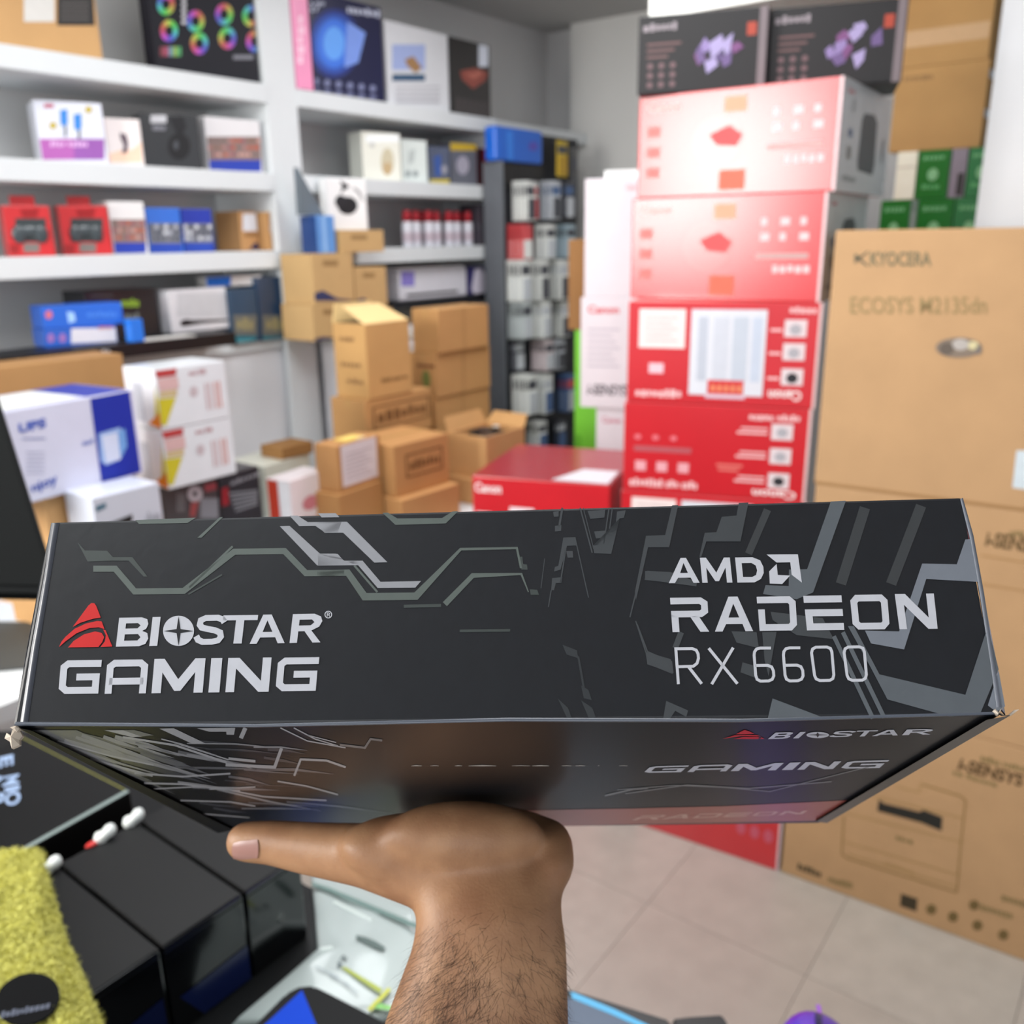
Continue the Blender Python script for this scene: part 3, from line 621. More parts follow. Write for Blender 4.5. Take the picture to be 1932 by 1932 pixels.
# right-hand tall stack of three
zB0 = CT + .0005
p = ray(820, 830); kB = 3.02
b_base = carton('brown carton at the foot of the right hand tall carton stack', 818, 900, 836, kB, 922, 772, CT + .0005)
b3 = carton('brown carton with recycling mark, lowest of three in the right hand stack', 822, 832, 752, kB, 925, 772, top_of(b_base) + .0005)
b2 = carton('brown carton with green mark, middle of the right hand stack', 823, 750, 668, kB, 925, 774, top_of(b3) + .0005)
b1 = carton('brown carton on top of the right hand carton stack', 828, 664, 584, kB, 922, 778, top_of(b2) + .0005)
sell(b2, 'left', .62, .42, .16, .2, ink((110, 120, 60)), 'green_mark'); spoly(b2, 'left', [(.3, .75), (.95, .75), (.95, .68), (.3, .68)], ink((120, 80, 48)), 'printed_strip')
for b in (b1, b2, b3): spoly(b, 'front', [(.485, .0), (.492, .0), (.492, 1), (.485, 1)], ink((120, 88, 48)), 'flap_seam')
# left pile: open carton on a printed carton
c_base = carton('brown carton hidden low in the left carton pile', 688, 905, 838, 2.74, 815, 628, CT + .0005)
c1 = carton('brown carton with framed print under the tall open carton', 690, 835, 757, 2.74, 815, 627, top_of(c_base) + .0005)
oval_print(c1, .1, .28, .97, .82)
a1 = corner_box('open_carton', 'tall brown carton with raised pale flap at front of the pile', 'carton', 36.5, 692, 755, 612, 2.75, card((192, 150, 96)), xr=775, xl=632, z0=top_of(c1) + .0005)
M4, bw, bd, bh = BOX[a1.name]
mesh('flap', [(-bw / 2, bd / 2, bh), (bw / 2, bd / 2, bh), (bw / 2 - .02, bd * .55, bh + .055), (-bw / 2 + .02, bd * .55, bh + .055), (-bw / 2, bd / 2 - .004, bh), (bw / 2, bd / 2 - .004, bh), (bw / 2 - .02, bd * .55 - .004, bh + .055), (-bw / 2 + .02, bd * .55 - .004, bh + .055)],
     [(0, 1, 2, 3), (4, 7, 6, 5), (0, 4, 5, 1), (2, 6, 7, 3), (0, 3, 7, 4), (1, 5, 6, 2)], card((222, 190, 132)), a1)
mesh('flap', [(-bw / 2, -bd / 2, bh), (bw / 2, -bd / 2, bh), (bw / 2 - .03, .03, bh + .05), (-bw / 2 + .01, .03, bh + .05), (-bw / 2, -bd / 2 + .004, bh), (bw / 2, -bd / 2 + .004, bh), (bw / 2 - .03, .034, bh + .05), (-bw / 2 + .01, .034, bh + .05)],
     [(0, 1, 2, 3), (4, 7, 6, 5), (0, 4, 5, 1), (2, 6, 7, 3), (0, 3, 7, 4), (1, 5, 6, 2)], card((226, 194, 138)), a1)
panel(a1, 'top', .03, .03, .97, .97, ink((60, 44, 30)), 'inside_shade_panel')  # dark sheet on the closed top, paints the shaded inside
for s0, t0, s1, t1, tx in ((.2, .76, .65, .82, 'CARTON'), (.2, .42, .8, .48, 'TONER'), (.35, .2, .85, .27, 'INK')): stext(a1, 'left', tx, s0, t0, s1, t1, ink((140, 104, 66)))
stext(a1, 'front', 'THIS SIDE UP', .3, .2, .9, .26, ink((130, 96, 54)))
# front row: labelled carton, printed carton, open carton with black contents
d_base = corner_box('carton', 'flat brown carton at the table edge under the labelled carton', 'carton', 32, 640, 985, 935, 2.36, card((170, 124, 76)), xr=724, xl=596, z0=CT + .0005)
d1 = corner_box('carton', 'brown carton with big white paper label in front of the pile', 'carton', 32, 638, 930, 842, 2.38, card((180, 132, 84)), xr=720, xl=596, z0=top_of(d_base) + .0005)
panel(d1, 'front', .08, .1, .9, .98, ink((214, 206, 208)), 'white_label')
for k in range(7): panel(d1, 'front', .16, .22 + k * .09, .8 - (k % 3) * .1, .235 + k * .09, ink((160, 150, 156)), 'printed_lettering', .0012)
o = corner_box('card_packet', 'small yellow and white packet on the labelled carton', 'packet', 32, 655, 843, 832, 2.42, M((228, 200, 110), .5), xr=690, z0=top_of(d1) + .0005, d_=.05)
panel(o, 'front', .5, .05, .98, .95, ink((232, 228, 224)), 'white_panel')
e_base = corner_box('carton', 'flat brown carton under the carton with framed print', 'carton', 40, 758, 985, 945, 2.45, card((186, 138, 88)), xr=868, z0=CT + .0005, d_=.22)
e1 = corner_box('carton', 'brown carton with framed print beside the white labelled carton', 'carton', 40, 744, 940, 842, 2.48, card((184, 136, 86)), xr=848, z0=top_of(e_base) + .0005, d_=.2)
oval_print(e1, .2, .32, .88, .78); tape(e1)
f_base = corner_box('carton', 'brown carton below the open carton near the red box', 'carton', 36.5, 905, 990, 908, 2.70, card((192, 148, 98)), xr=985, xl=848, z0=CT + .0005)
# open carton F as real walls
def open_box(name, label, ref, wall=.006):
    M4, w_, d_, h_ = ref
    bm = bmesh.new()
    bm_box(bm, -w_ / 2, w_ / 2, -d_ / 2, -d_ / 2 + wall, 0, h_); bm_box(bm, -w_ / 2, w_ / 2, d_ / 2 - wall, d_ / 2, 0, h_)
    bm_box(bm, -w_ / 2, -w_ / 2 + wall, -d_ / 2 + wall, d_ / 2 - wall, 0, h_); bm_box(bm, w_ / 2 - wall, w_ / 2, -d_ / 2 + wall, d_ / 2 - wall, 0, h_)
    bm_box(bm, -w_ / 2 + wall, w_ / 2 - wall, -d_ / 2 + wall, d_ / 2 - wall, 0, wall)
    return bm
tmp = corner_box('tmp', 'x', 'x', 36.5, 918, 905, 826, 2.72, card(), xr=990, xl=846, z0=top_of(f_base) + .0005)
ref = BOX[tmp.name]; loc, rz = tmp.location.copy(), tmp.rotation_euler.copy(); bpy.data.objects.remove(tmp)
fo = bm_obj('open_carton', open_box('x', 'x', ref), card((194, 150, 100))); fo.location = loc; fo.rotation_euler = rz
tag(fo, 'open brown carton with black things inside near the red box', 'carton')
BOX[fo.name] = ref
M4, bw, bd, bh = ref
for sx, nm in ((1, 'flap'),):
    mesh('flap', [(bw / 2, -bd / 2, bh), (bw / 2, bd / 2, bh), (bw / 2 + .03, bd / 2 - .01, bh + .035), (bw / 2 + .03, -bd / 2 + .01, bh + .035)], [(0, 1, 2, 3)], card((186, 144, 94)), fo)
mesh('flap', [(-bw / 2, bd / 2, bh), (bw / 2, bd / 2, bh), (bw / 2 - .01, bd / 2 + .02, bh + .045), (-bw / 2 + .01, bd / 2 + .02, bh + .045)], [(0, 1, 2, 3)], card((186, 144, 94)), fo)
spoly(fo, 'front', [(.1, .2), (.45, .35), (.9, .25), (.8, .1), (.2, .08)], ink((150, 132, 70)), 'printed_picture')
bm = bmesh.new(); rr = min(bw, bd) * .33
for k in range(3): torus_bm(bm, (0, 0, 0), rr - k * .002, .008)
bmesh.ops.transform(bm, matrix=Matrix.Translation((0, 0, bh - .012)) @ Matrix.Rotation(math.pi / 2, 4, 'X'), verts=bm.verts)
cc = bm_obj('cable_coil', bm, BLACK, None, True); cc.location = loc; cc.rotation_euler = rz
tag(cc, 'black coiled cable lying in the open carton', 'cable')
o = lathe([(.011, 0), (.012, .001), (.012, .003), (.011, .004)], M((190, 190, 186), .4), 'round_badge', cc); o.location = (rr, 0, bh + .0)

# ================================================================== PEG STAND WITH HANGING PACKS
su0 = W.uv(942, 500, .08)[0]; su1 = W.uv(1088, 500, .08)[0]
st = bpy.data.objects.new('accessory_stand', None); link(st); st.location = W.at(su0, .062, 0); st.rotation_euler = (0, 0, W.rot)
tag(st, 'black pegboard stand hung with rows of small accessory packs', 'stand')
sw = su1 - su0; sz = W.uv(975, 308, .08)[1]
DK = M((34, 35, 40), .55)
box_part('back_panel', 0, sw, -.02, 0, .08, sz, DK, st, .003)
box_part('side_panel', -.012, -.0005, -.05, .05, 0.0, sz, M((98, 102, 108), .5), st, .002)
box_part('base', 0, sw, -.30, .04, 0, .079, DK, st, .006)
box_part('header', .0, sw * .52, -.026, -.0205, sz - .10, sz, M((24, 22, 24), .4), st, .004)
def stand_at(x, y, v=.082):
    u, z = W.uv(x, y, v); return u - su0, z
pk0 = None
def pack_mesh(w_, h_, m, mw, mr):
    bm = bmesh.new(); bm_box(bm, -w_ / 2, w_ / 2, -.0012, .0012, -h_, 0, .0008, 0)
    bm_box(bm, -w_ / 2 + .006, w_ / 2 - .006, -.007, -.0013, -h_ + .006, -h_ * .42, .002, 1)
    bm_box(bm, -w_ / 2 + .006, w_ / 2 - .006, -.0018, -.0013, -h_ * .36, -h_ * .14, 0, 2)
    me = bpy.data.meshes.new('pack'); bm.to_mesh(me); bm.free()
    for x in (m, mw, mr): me.materials.append(x)
    return me
wh, sv, dk, rd = M((238, 240, 236), .4), M((205, 210, 216), .25), M((70, 72, 80), .4), M((214, 84, 88), .45)
bl, yl = M((74, 104, 150), .4), M((206, 176, 44), .45)
rows = [  # y of hook, pack height px, [(x, kind, count)]
    (347, 68, [(972, 'grey and white', wh, dk, dk, 6), (993, 'red and white', wh, rd, rd, 3), (1022, 'silver', sv, dk, bl, 6), (1052, 'dark silver', dk, sv, bl, 5)]),
    (428, 62, [(962, 'red', rd, wh, rd, 7), (1012, 'white and silver', wh, sv, dk, 6), (1050, 'pale blue', M((176, 198, 208), .35), sv, dk, 6)]),
    (494, 74, [(960, 'white', wh, sv, dk, 7), (995, 'white and black', wh, dk, dk, 7), (1034, 'white and grey', wh, dk, sv, 7)]),
    (572, 68, [(962, 'pale grey', M((192, 200, 200), .4), sv, dk, 7), (1000, 'white lined', wh, sv, sv, 7), (1046, 'white small', wh, dk, sv, 5)]),
    (644, 58, [(966, 'dark small', dk, sv, sv, 3), (1006, 'pinkish white', M((214, 200, 202), .4), sv, dk, 7), (1040, 'smoky', sv, dk, dk, 4)]),
    (708, 76, [(968, 'bright white', wh, sv, dk, 8), (1004, 'white with blue', wh, bl, sv, 7), (1056, 'blue and violet', bl, sv, rd, 5)]),
    (796, 56, [(998, 'white bottom', wh, bl, dk, 6), (1046, 'dark bottom', dk, bl, sv, 3)])]
for y, hp, cols in rows:
    for x, kind, m1, m2, m3, n in cols:
        u, z = stand_at(x, y); h_ = hp * 4.1 / FPX * .97
        hk = cyl('hook', (u, -.021, z + .004), (u, -.021 - .012 * n - .03, z + .004), .0022, M((170, 172, 175), .3, .5, 0, 0.02, 10, 0, .9), st, 8)
        me = pack_mesh(.072, h_, m1, m2, m3)
        for k in range(n):
            q = bpy.data.objects.new('accessory_pack', me); link(q)
            q.location = st.location + Matrix.Rotation(W.rot, 3, 'Z') @ Vector((u + random.uniform(-.004, .004), -.034 - .0125 * k, z + .005 + .004)); q.rotation_euler = (0, 0, W.rot + random.uniform(-.05, .05))
            tag(q, '%s accessory pack hanging on a hook of the black stand' % kind, 'pack', '%s packs on one hook' % kind)
# blue bag box on top of the stand, yellow pack at its side
o = shelf_box('bag_box', 'bright blue rounded box on top of the black stand', 'box', 936, 1024, 242, sz + .0005, gloss((18, 98, 205)), .10, .06, None, .012)
ppoly(o, 'front', [[(955, 248), (968, 248), (968, 302), (958, 302)]], ink((60, 130, 225)), 'pale_stripe'); ppoly(o, 'front', [ell(1006, 276, 9, 9)], ink((88, 82, 180)), 'printed_logo')
u, z = stand_at(1046, 268); 
box_part('top_arm', sw * .52 + .001, sw, -.018, -.001, sz, W.uv(1046, 258, .08)[1], DK, st, .001)
hk = cyl('hook', (u, -.018, z), (u, -.09, z), .0022, M((170, 172, 175), .3, .5, 0, 0.02, 10, 0, .9), st, 8)
for k, (m1, lab) in enumerate(((yl, 'yellow accessory pack hanging high on the stand beside blue box'),)):
    q = bpy.data.objects.new('accessory_pack', pack_mesh(.085, .15, m1, M((190, 150, 30), .4), dk)); link(q)
    q.location = st.location + Matrix.Rotation(W.rot, 3, 'Z') @ Vector((u, -.06, z + .003)); q.rotation_euler = (0, 0, W.rot)
    tag(q, lab, 'pack')
u2, z2 = stand_at(1074, 282)
hk = cyl('hook', (u2, -.018, z2), (u2, -.06, z2), .0022, M((170, 172, 175), .3), st, 8)
q = bpy.data.objects.new('headphone_pack', pack_mesh(.06, .28, M((92, 92, 92), .5), dk, dk)); link(q)
q.location = st.location + Matrix.Rotation(W.rot, 3, 'Z') @ Vector((u2, -.045, z2 + .003)); q.rotation_euler = (0, 0, W.rot)
tag(q, 'long dark grey pack hanging at the right edge of the stand', 'pack')

# ================================================================== GREEN AND BROWN BOXES BEHIND THE WHITE STACK
go = corner_box('green_box', 'tall bright green box beside the black stand', 'box', 108, 1084, 840, 622, 3.30, M((120, 205, 50), .5), xr=1150, z0=0.0005, d_=.2)
panel(go, 'front', .02, .3, .2, .7, ink((100, 180, 40)), 'printed_panel')
o = corner_box('carton', 'narrow brown carton on the tall green box', 'carton', 108, 1072, 620, 452, 3.30, card((150, 108, 66)), xr=1150, z0=top_of(go) + .0005, d_=.2); tape(o)

# ================================================================== RED BOX STACK
RED = M((200, 26, 38), .30, .5, 1.0, .05, 8, 0, 0, 0, None, 0, 0, .24)
SIDE = M((188, 194, 200), .4, .5, .2)
PINK, PALE = ink((236, 190, 192)), ink((240, 222, 222))
CANON = 'Canon'
def red_box(label, xr, xl, yb, yt, z0, z1=None, h=108, dist=2.2, far=None, art=0):
    o = corner_box('red_printer_box', label, 'box', h, xr, yb, yt, dist, RED, xl=xl, side='right', z0=z0, z1=z1, d_=far or .34)
    panel(o, 'right', .0, .0, 1, 1, SIDE, 'grey_side')
    panel(o, 'front', .985, .0, 1.0, 1.0, ink((226, 196, 198)), 'pale_edge', .0008)
    return o
def art_flip(o):      # box stands upside down: logo at the lower right, upside down
    stext(o, 'front', CANON, .93, .17, .76, .07, PALE, .03)
    panel(o, 'front', .06, .55, .31, .93, ink((236, 216, 214)), 'white_label')
    for k in range(5): panel(o, 'front', .09, .62 + k * .055, .27 - .03 * (k % 2), .63 + k * .055, ink((180, 165, 165)), 'printed_lettering', .0012)
    panel(o, 'front', .34, .1, .73, .93, ink((214, 214, 222)), 'printed_picture', .0009)
    for s0, s1, c in ((.38, .43, (186, 190, 202)), (.46, .54, (200, 202, 212)), (.56, .64, (190, 196, 208)), (.66, .71, (192, 200, 216))): panel(o, 'front', s0, .24, s1, .86, ink(c), 'printed_picture', .0012)
    panel(o, 'front', .44, .11, .63, .25, ink((205, 50, 55)), 'red_strip', .0014); panel(o, 'front', .43, .07, .64, .105, ink((214, 190, 205)), 'printed_panel', .0014)
    for k in range(5): sell(o, 'front', .47 + k * .035, .17, .012, .04, ink((226, 140, 100)), 'printed_bottle', 10, .0018)
    for t, d in ((.68, 0), (.46, 0), (.22, 1)):
        panel(o, 'front', .82, t, .93, t + .16, ink((220, 206, 210)), 'printed_panel'); sell(o, 'front', .875, t + .07, .03, .05, ink((40, 40, 46) if d else (170, 168, 176)), 'printed_icon', 12, .0012)
        panel(o, 'front', .75, t + .05, .81, t + .075, PINK, 'printed_lettering')
    panel(o, 'front', .12, .3, .2, .4, ink((232, 190, 200)), 'printed_panel'); stext(o, 'front', 'MegaTank', .05, .06, .3, .14, PINK)
    stext(o, 'front', 'PIXMA', .84, .9, .97, .96, PINK)
def art_up(o):
    stext(o, 'front', CANON, .05, .84, .22, .93, ink((238, 170, 165)), .03)
    for r_ in range(2):
        for c_ in range(3): panel(o, 'front', .69 + c_ * .095, .57 + r_ * .14, .735 + c_ * .095 - .015 * ((r_ + c_) % 2), .64 + r_ * .14, ink((230, 190, 192)), 'printed_picture')
    panel(o, 'front', .67, .40, .93, .455, ink((188, 150, 148)), 'grey_strip'); stext(o, 'front', 'G3410', .76, .27, .94, .34, PINK)
    panel(o, 'front', .44, .05, .57, .24, ink((226, 96, 72)), 'printed_panel')
    ppts = [(.42 + .13 * math.cos(a), .52 + .24 * math.sin(a)) for a in [2 * math.pi * k / 24 for k in range(24)]]
    spoly(o, 'front', ppts, M((206, 40, 48), .30, .5, 1.0, .05, 8, 0, 0, 0, None, 0, 0, .24), 'printed_swirl'); spoly(o, 'front', [(.38, .58), (.48, .66), (.55, .56), (.52, .46), (.42, .48)], ink((206, 70, 72)), 'printed_picture', .0013)
    panel(o, 'front', .45, .78, .56, .92, ink((232, 150, 120)), 'printed_panel')
    for k in range(3): panel(o, 'front', .05, .2 + k * .2, .12, .3 + k * .2, ink((226, 110, 105)), 'printed_panel')
    # side picture
    stext(o, 'right', CANON, .08, .88, .2, .93, ink((190, 80, 90)), .02)
    spoly(o, 'right', [(.38, .22), (.36, .3), (.38, .7), (.42, .76), (.62, .78), (.7, .72), (.72, .3), (.69, .2)], ink((72, 78, 82)), 'printed_picture')
    panel(o, 'right', .16, .72, .24, .84, ink((90, 100, 104)), 'printed_picture'); panel(o, 'right', .14, .5, .22, .58, ink((90, 130, 190)), 'printed_picture')
    panel(o, 'right', .14, .3, .22, .42, ink((150, 150, 140)), 'printed_picture'); panel(o, 'right', .84, .34, .9, .58, ink((140, 148, 152)), 'printed_picture')
    stext(o, 'right', 'PIXMA', .1, .1, .35, .16, ink((120, 128, 132)))
# chain of heights from the floor
zf = 0.0005
rb = []
RBL = ['red printer box on the floor at the foot of the tall red stack', 'red printer box low in the tall red stack, second from floor', 'red printer box in the tall red stack, third from floor',
       'red printer box with tape just above the dark held box', 'red printer box with two pale squares under the upside down one', 'red printer box with white window picture and white label, upside down',
       'red printer box with grey bar, second from the top', 'topmost red printer box of the tall stack with big grey side picture']
spec = [(1474, 1200, 1645, 1500, .0005, None, 121.5, 2.10), (1495, 1168, 1400, 1300, None, None, 112, 2.2), (1505, 1168, 1250, 1100, None, None, 110, 2.2), (1514, 1170, 1130, 948, None, None, 108, 2.2),
        (1526, 1176, 945, 772, None, None, 108, 2.2), (1545, 1184, 768, 574, None, None, 108, 2.2), (1555, 1191, 566, 364, None, None, 122, 2.2), (1584, 1205, 358, 148, None, None, 124, 2.2)]
def zat(x, y, dist):
    r_ = ray(x, y); return EYE + dist * r_.z / math.hypot(r_.x, r_.y)
tops = [None, None, None, zat(1514, 948, 2.2), zat(1530, 772, 2.2), zat(1545, 571, 2.2), zat(1557, 361, 2.2), zat(1588, 143, 2.2)]
t3 = tops[3] - .222
tops[0], tops[1], tops[2] = t3 / 3, t3 * 2 / 3, t3
zz = .0005
for i, (xr, xl, yb, yt, _a, _b, h, dist) in enumerate(spec):
    o = red_box(RBL[i], xr, xl, yb, yt, zz, tops[i], h, dist, far={7: .46, 6: .42}.get(i))
    zz = tops[i] + .0006; rb.append(o)
def art_low(o):
    for t, d in ((.66, 0), (.40, 0), (.13, 1)):
        panel(o, 'front', .80, t, .91, t + .17, ink((220, 206, 210)), 'printed_panel'); sell(o, 'front', .855, t + .08, .03, .05, ink((40, 40, 46) if d else (170, 168, 176)), 'printed_icon', 12, .0012)
        panel(o, 'front', .62, t + .05, .78, t + .075, PINK, 'printed_lettering'); panel(o, 'front', .64, t + .1, .78, t + .12, PINK, 'printed_lettering')
    stext(o, 'front', CANON, .95, .11, .72, .02, PALE, .03); stext(o, 'front', 'PIXMA G3410', .68, .86, .94, .93, PINK)
    panel(o, 'front', .06, .46, .38, .52, ink((176, 84, 92)), 'grey_strip')
    for k in range(3):
        panel(o, 'front', .07 + k * .12, .24, .13 + k * .12, .35, ink((226, 160, 168)), 'printed_picture'); sell(o, 'front', .08 + k * .1, .62, .02, .03, ink((220, 110, 120)), 'printed_icon', 10)
    stext(o, 'front', 'Wireless Ink Tank', .04, .06, .42, .15, PINK); panel(o, 'front', .52, .34, .66, .37, ink((216, 110, 104)), 'printed_lettering'); panel(o, 'front', .53, .29, .64, .32, ink((216, 110, 104)), 'printed_lettering')
art_flip(rb[5]); art_low(rb[4]); art_up(rb[6]); art_up(rb[7]); art_flip(rb[3])
stext(rb[0], 'front', CANON, .72, .6, .92, .75, ink((216, 150, 170)), .03)
for k in range(3): sell(rb[0], 'front', .74 + .09 * k, .38, .03, .08, ink((200, 90, 110)), 'printed_icon')
# two black gaming boxes on top
def dark_box(label, xl, xr, h=108):
    o = corner_box('peripheral_box', label, 'box', h, xl, 160, 26, 2.34, M((30, 28, 30), .5, .4, 0, .05, 12), xr=xr, z0=tops[7] + .0006, z1=zat(1205, 26, 2.31), d_=.22)
    rnd = random.Random(xl)
    for k in range(9):
        s, t = .58 + rnd.uniform(-.16, .22), .58 + rnd.uniform(-.3, .24)
        c = rnd.choice([(104, 84, 130), (140, 122, 172), (86, 70, 112), (118, 72, 120), (160, 148, 190)])
        spoly(o, 'front', [(s, t), (s + rnd.uniform(.03, .1), t + rnd.uniform(.02, .12)), (s + rnd.uniform(.06, .12), t - rnd.uniform(.02, .12)), (s + rnd.uniform(0, .05), t - rnd.uniform(.1, .22))], ink(c), 'printed_picture', .0008 + .0002 * k)
    stext(o, 'front', 'GAMING', .04, .80, .3, .9, ink((150, 140, 146)), .03, .2)
    for k in range(3): panel(o, 'front', .07, .62 - k * .08, .34 - .05 * k, .65 - k * .08, ink((110, 80, 80)), 'printed_lettering')
    for r_ in range(3):
        for c_ in range(3): sell(o, 'front', .1 + c_ * .09, .36 - r_ * .12, .025, .04, ink((110, 84, 88)), 'printed_icon', 10)
    panel(o, 'front', .93, .0, .99, 1.0, ink((120, 108, 112)), 'grey_edge'); panel(o, 'front', .84, .66, .91, .82, ink((168, 66, 48)), 'orange_label')
    return o
dark_box('black box with purple print on the red stack, left of two', 1204, 1448)
dark_box('black box with purple print overhanging the red stack, right of two', 1450, 1706)

# white boxes behind the red stack
zt1, zt2, zt3w = zat(1105, 338, 3.0), zat(1102, 561, 3.0), zat(1098, 768, 3.0)
def white_box(label, xl, z0, z1, d_=.22, xr=1330):
    o = corner_box('white_printer_box', label, 'box', 108, xl, 600, 500, 3.0, gloss((226, 222, 228)), xr=xr, z0=z0, z1=z1, d_=d_); return o
w4 = white_box('white box at floor behind the tall red stack', 1122, .0005, zt3w - .26)
w3 = white_box('white box with small red lettering low behind the red stack', 1128, zt3w - .2595, zt3w); stext(w3, 'front', CANON, .06, .8, .25, .88, ink((205, 120, 140)))
w2 = white_box('white box with red logo and black lettering behind the red stack', 1096, zt3w + .0005, zt2); stext(w2, 'front', CANON, .06, .86, .32, .93, ink((216, 90, 100)), .03)
for k in range(7): panel(w2, 'front', .06, .38 + k * .055, .33 - .03 * (k % 3), .395 + k * .055, ink((188, 184, 196)), 'printed_lettering')
stext(w2, 'front', 'i-SENSYS', .06, .12, .40, .22, ink((96, 92, 100)), .03, .2)
w1 = white_box('tall white box at the top of the white stack behind red boxes', 1102, zt2 + .0005, zt1); stext(w1, 'front', CANON, .34, .9, .42, .95, ink((226, 170, 176)))
o = corner_box('flat_white_box', 'flat white box lying on the topmost white box', 'box', 108, 1140, 340, 322, 3.02, gloss((228, 230, 228)), xr=1330, z0=zt1 + .0005, z1=zat(1140, 322, 3.02), d_=.2)
panel(o, 'front', .05, .2, .3, .8, ink((214, 216, 216)), 'printed_panel')

# red box standing lower at the left
zr = zat(890, 897, 2.36)
lr = corner_box('red_printer_box', 'red printer box with visible lid left of the tall red stack', 'box', 109, 892, 1000, 897, 2.36, RED, xr=1150, z0=zr - .25, z1=zr, d_=.40)
stext(lr, 'front', CANON, .02, .82, .22, .93, PALE, .03)
panel(lr, 'front', .28, .2, .46, .68, ink((238, 226, 232)), 'printed_picture'); panel(lr, 'front', .7, .35, .92, .6, ink((236, 150, 140)), 'printed_panel')
panel(lr, 'front', .03, .25, .14, .6, ink((226, 206, 210)), 'printed_panel'); sell(lr, 'front', .085, .42, .03, .09, ink((50, 48, 56)), 'printed_icon', 12, .0012)
for k in range(3): stext(lr, 'front', 'SCAN COPY', .5, .55 - k * .14, .84, .63 - k * .14, ink((242, 160, 150)))
panel(lr, 'top', .0, .0, 1.0, .99, gloss((150, 30, 44)), 'lid_flap'); spoly(lr, 'top', [(.58, .02), (.98, .02), (.98, .36), (.72, .36)], ink((206, 206, 212)), 'white_label', .0012)
zz = .0005
for k in range(3):
    z1 = (zr - .2505) * (k + 1) / 3
    q = corner_box('red_printer_box', ('red printer box on the floor under the lidded one', 'red printer box second from floor under the lidded one', 'red printer box directly under the lidded one')[k], 'box', 109, 892, 1000, 897, 2.36, RED, xr=1150, z0=zz, z1=z1, d_=.40); zz = z1 + .0005
    stext(q, 'front', CANON, .05, .8, .25, .92, PALE, .03)

# ================================================================== BIG CARTONS AT THE RIGHT
KY = Frame((.690, 1.984), 124)
KC = card((188, 150, 110))
def big(label, z0, z1, w_=.64, d_=.46, off=0.0):
    o = bx('printer_carton', label, 'carton', KY.at(off, 0, z0), KY.rot, w_, d_, z1 - z0, KC, None, .004)
    return o
k3 = big('large brown printer carton with printer drawing standing on the floor', .0005, .528)
k2 = big('large brown printer carton with black lettering, middle of the right stack', .5285, 1.054, off=.004)
k1 = big('large brown printer carton with logo, top of the right stack', 1.0545, 1.606)
DI = ink((92, 84, 62)); DI2 = ink((140, 118, 76))
ppoly(k1, 'front', [[(1612, 478), (1626, 486), (1612, 498)], [(1636, 474), (1640, 474), (1624, 488), (1640, 502), (1634, 502), (1616, 488)]], DI, 'printed_logo')
ptext(k1, 'front', 'KYOCERA', (1642, 475, 1757, 502), ink((112, 104, 76)), .02)
ptext(k1, 'front', 'ECOSYS M2135dn', (1604, 560, 1862, 592), ink((150, 126, 82)), .01)
bm = bmesh.new(); 
hp = [fpx(k1, 'front', x, y, .0012) for x, y in ell(1809, 656, 44, 19, 28)]
mesh('hand_hole', hp, [tuple(range(28))], ink((128, 112, 98)), k1)
for x, y, rx, ry, c in ((1786, 658, 14, 12, (96, 84, 74)), (1812, 650, 16, 11, (176, 168, 162)), (1836, 652, 11, 8, (206, 194, 150)), (1846, 660, 6, 9, (120, 110, 104))): ppoly(k1, 'front', [ell(x, y, rx, ry, 14)], ink(c), 'wrap_film', .0016)
ppoly(k1, 'front', [[(1918, 850), (1950, 850), (1950, 926), (1910, 920)]], M((206, 216, 222), .3), 'white_label')
panel(k1, 'front', .003, .0, .997, .012, ink((160, 120, 76)), 'flap_seam')
for o_, q, s in ((k2, [(1858, 1030), (1975, 1048), (1975, 1018), (1858, 1002)], 'i-SENSYS'),): ptext(o_, 'front', s, q, ink((100, 78, 46)), .03, .25)
ptext(k2, 'front', 'CANON PRINTER', [(1905, 1010), (1975, 1018), (1975, 1008), (1905, 1000)], DI2)
for y in (1046, 1100): ppoly(k2, 'front', [[(1850, y), (1960, y + 18), (1960, y + 21), (1850, y + 3)]], ink((170, 130, 84)), 'printed_strip')
ptext(k3, 'front', 'i-SENSYS', [(1806, 1452), (1932, 1486), (1932, 1462), (1808, 1428)], ink((84, 62, 34)), .03, .25)
ptext(k3, 'front', 'LASER PRINTER', [(1850, 1436), (1940, 1460), (1940, 1448), (1850, 1424)], DI2)
ptext(k3, 'front', 'MF series', [(1798, 1462), (1880, 1486), (1880, 1476), (1798, 1452)], DI2)
def kline(o, pts, wd, m, name='printed_drawing'):
    polys = []
    for (x0, y0), (x1, y1) in zip(pts[:-1], pts[1:]):
        L = math.hypot(x1 - x0, y1 - y0); nx, ny = -(y1 - y0) / L * wd / 2, (x1 - x0) / L * wd / 2
        polys.append([(x0 + nx, y0 + ny), (x1 + nx, y1 + ny), (x1 - nx, y1 - ny), (x0 - nx, y0 - ny)])
    return ppoly(o, 'front', polys, m, name)
LN = ink((150, 118, 70)); LN2 = ink((172, 138, 88))
kline(k3, [(1592, 1540), (1588, 1612), (1600, 1620), (1805, 1684), (1812, 1600), (1822, 1510), (1812, 1502), (1740, 1480)], 3, LN)
for a in ([(1596, 1534), (1818, 1590)], [(1592, 1588), (1812, 1652)], [(1600, 1612), (1808, 1674)], [(1640, 1500), (1820, 1545)], [(1690, 1484), (1735, 1495), (1738, 1476)], [(1668, 1628), (1722, 1646), (1722, 1658)]): kline(k3, a, 2.2, LN2)
ppoly(k3, 'front', [[(1658, 1508), (1668, 1516), (1735, 1532), (1742, 1528), (1778, 1542), (1776, 1568), (1738, 1552), (1655, 1530)]], ink((36, 36, 32)), 'printed_panel')
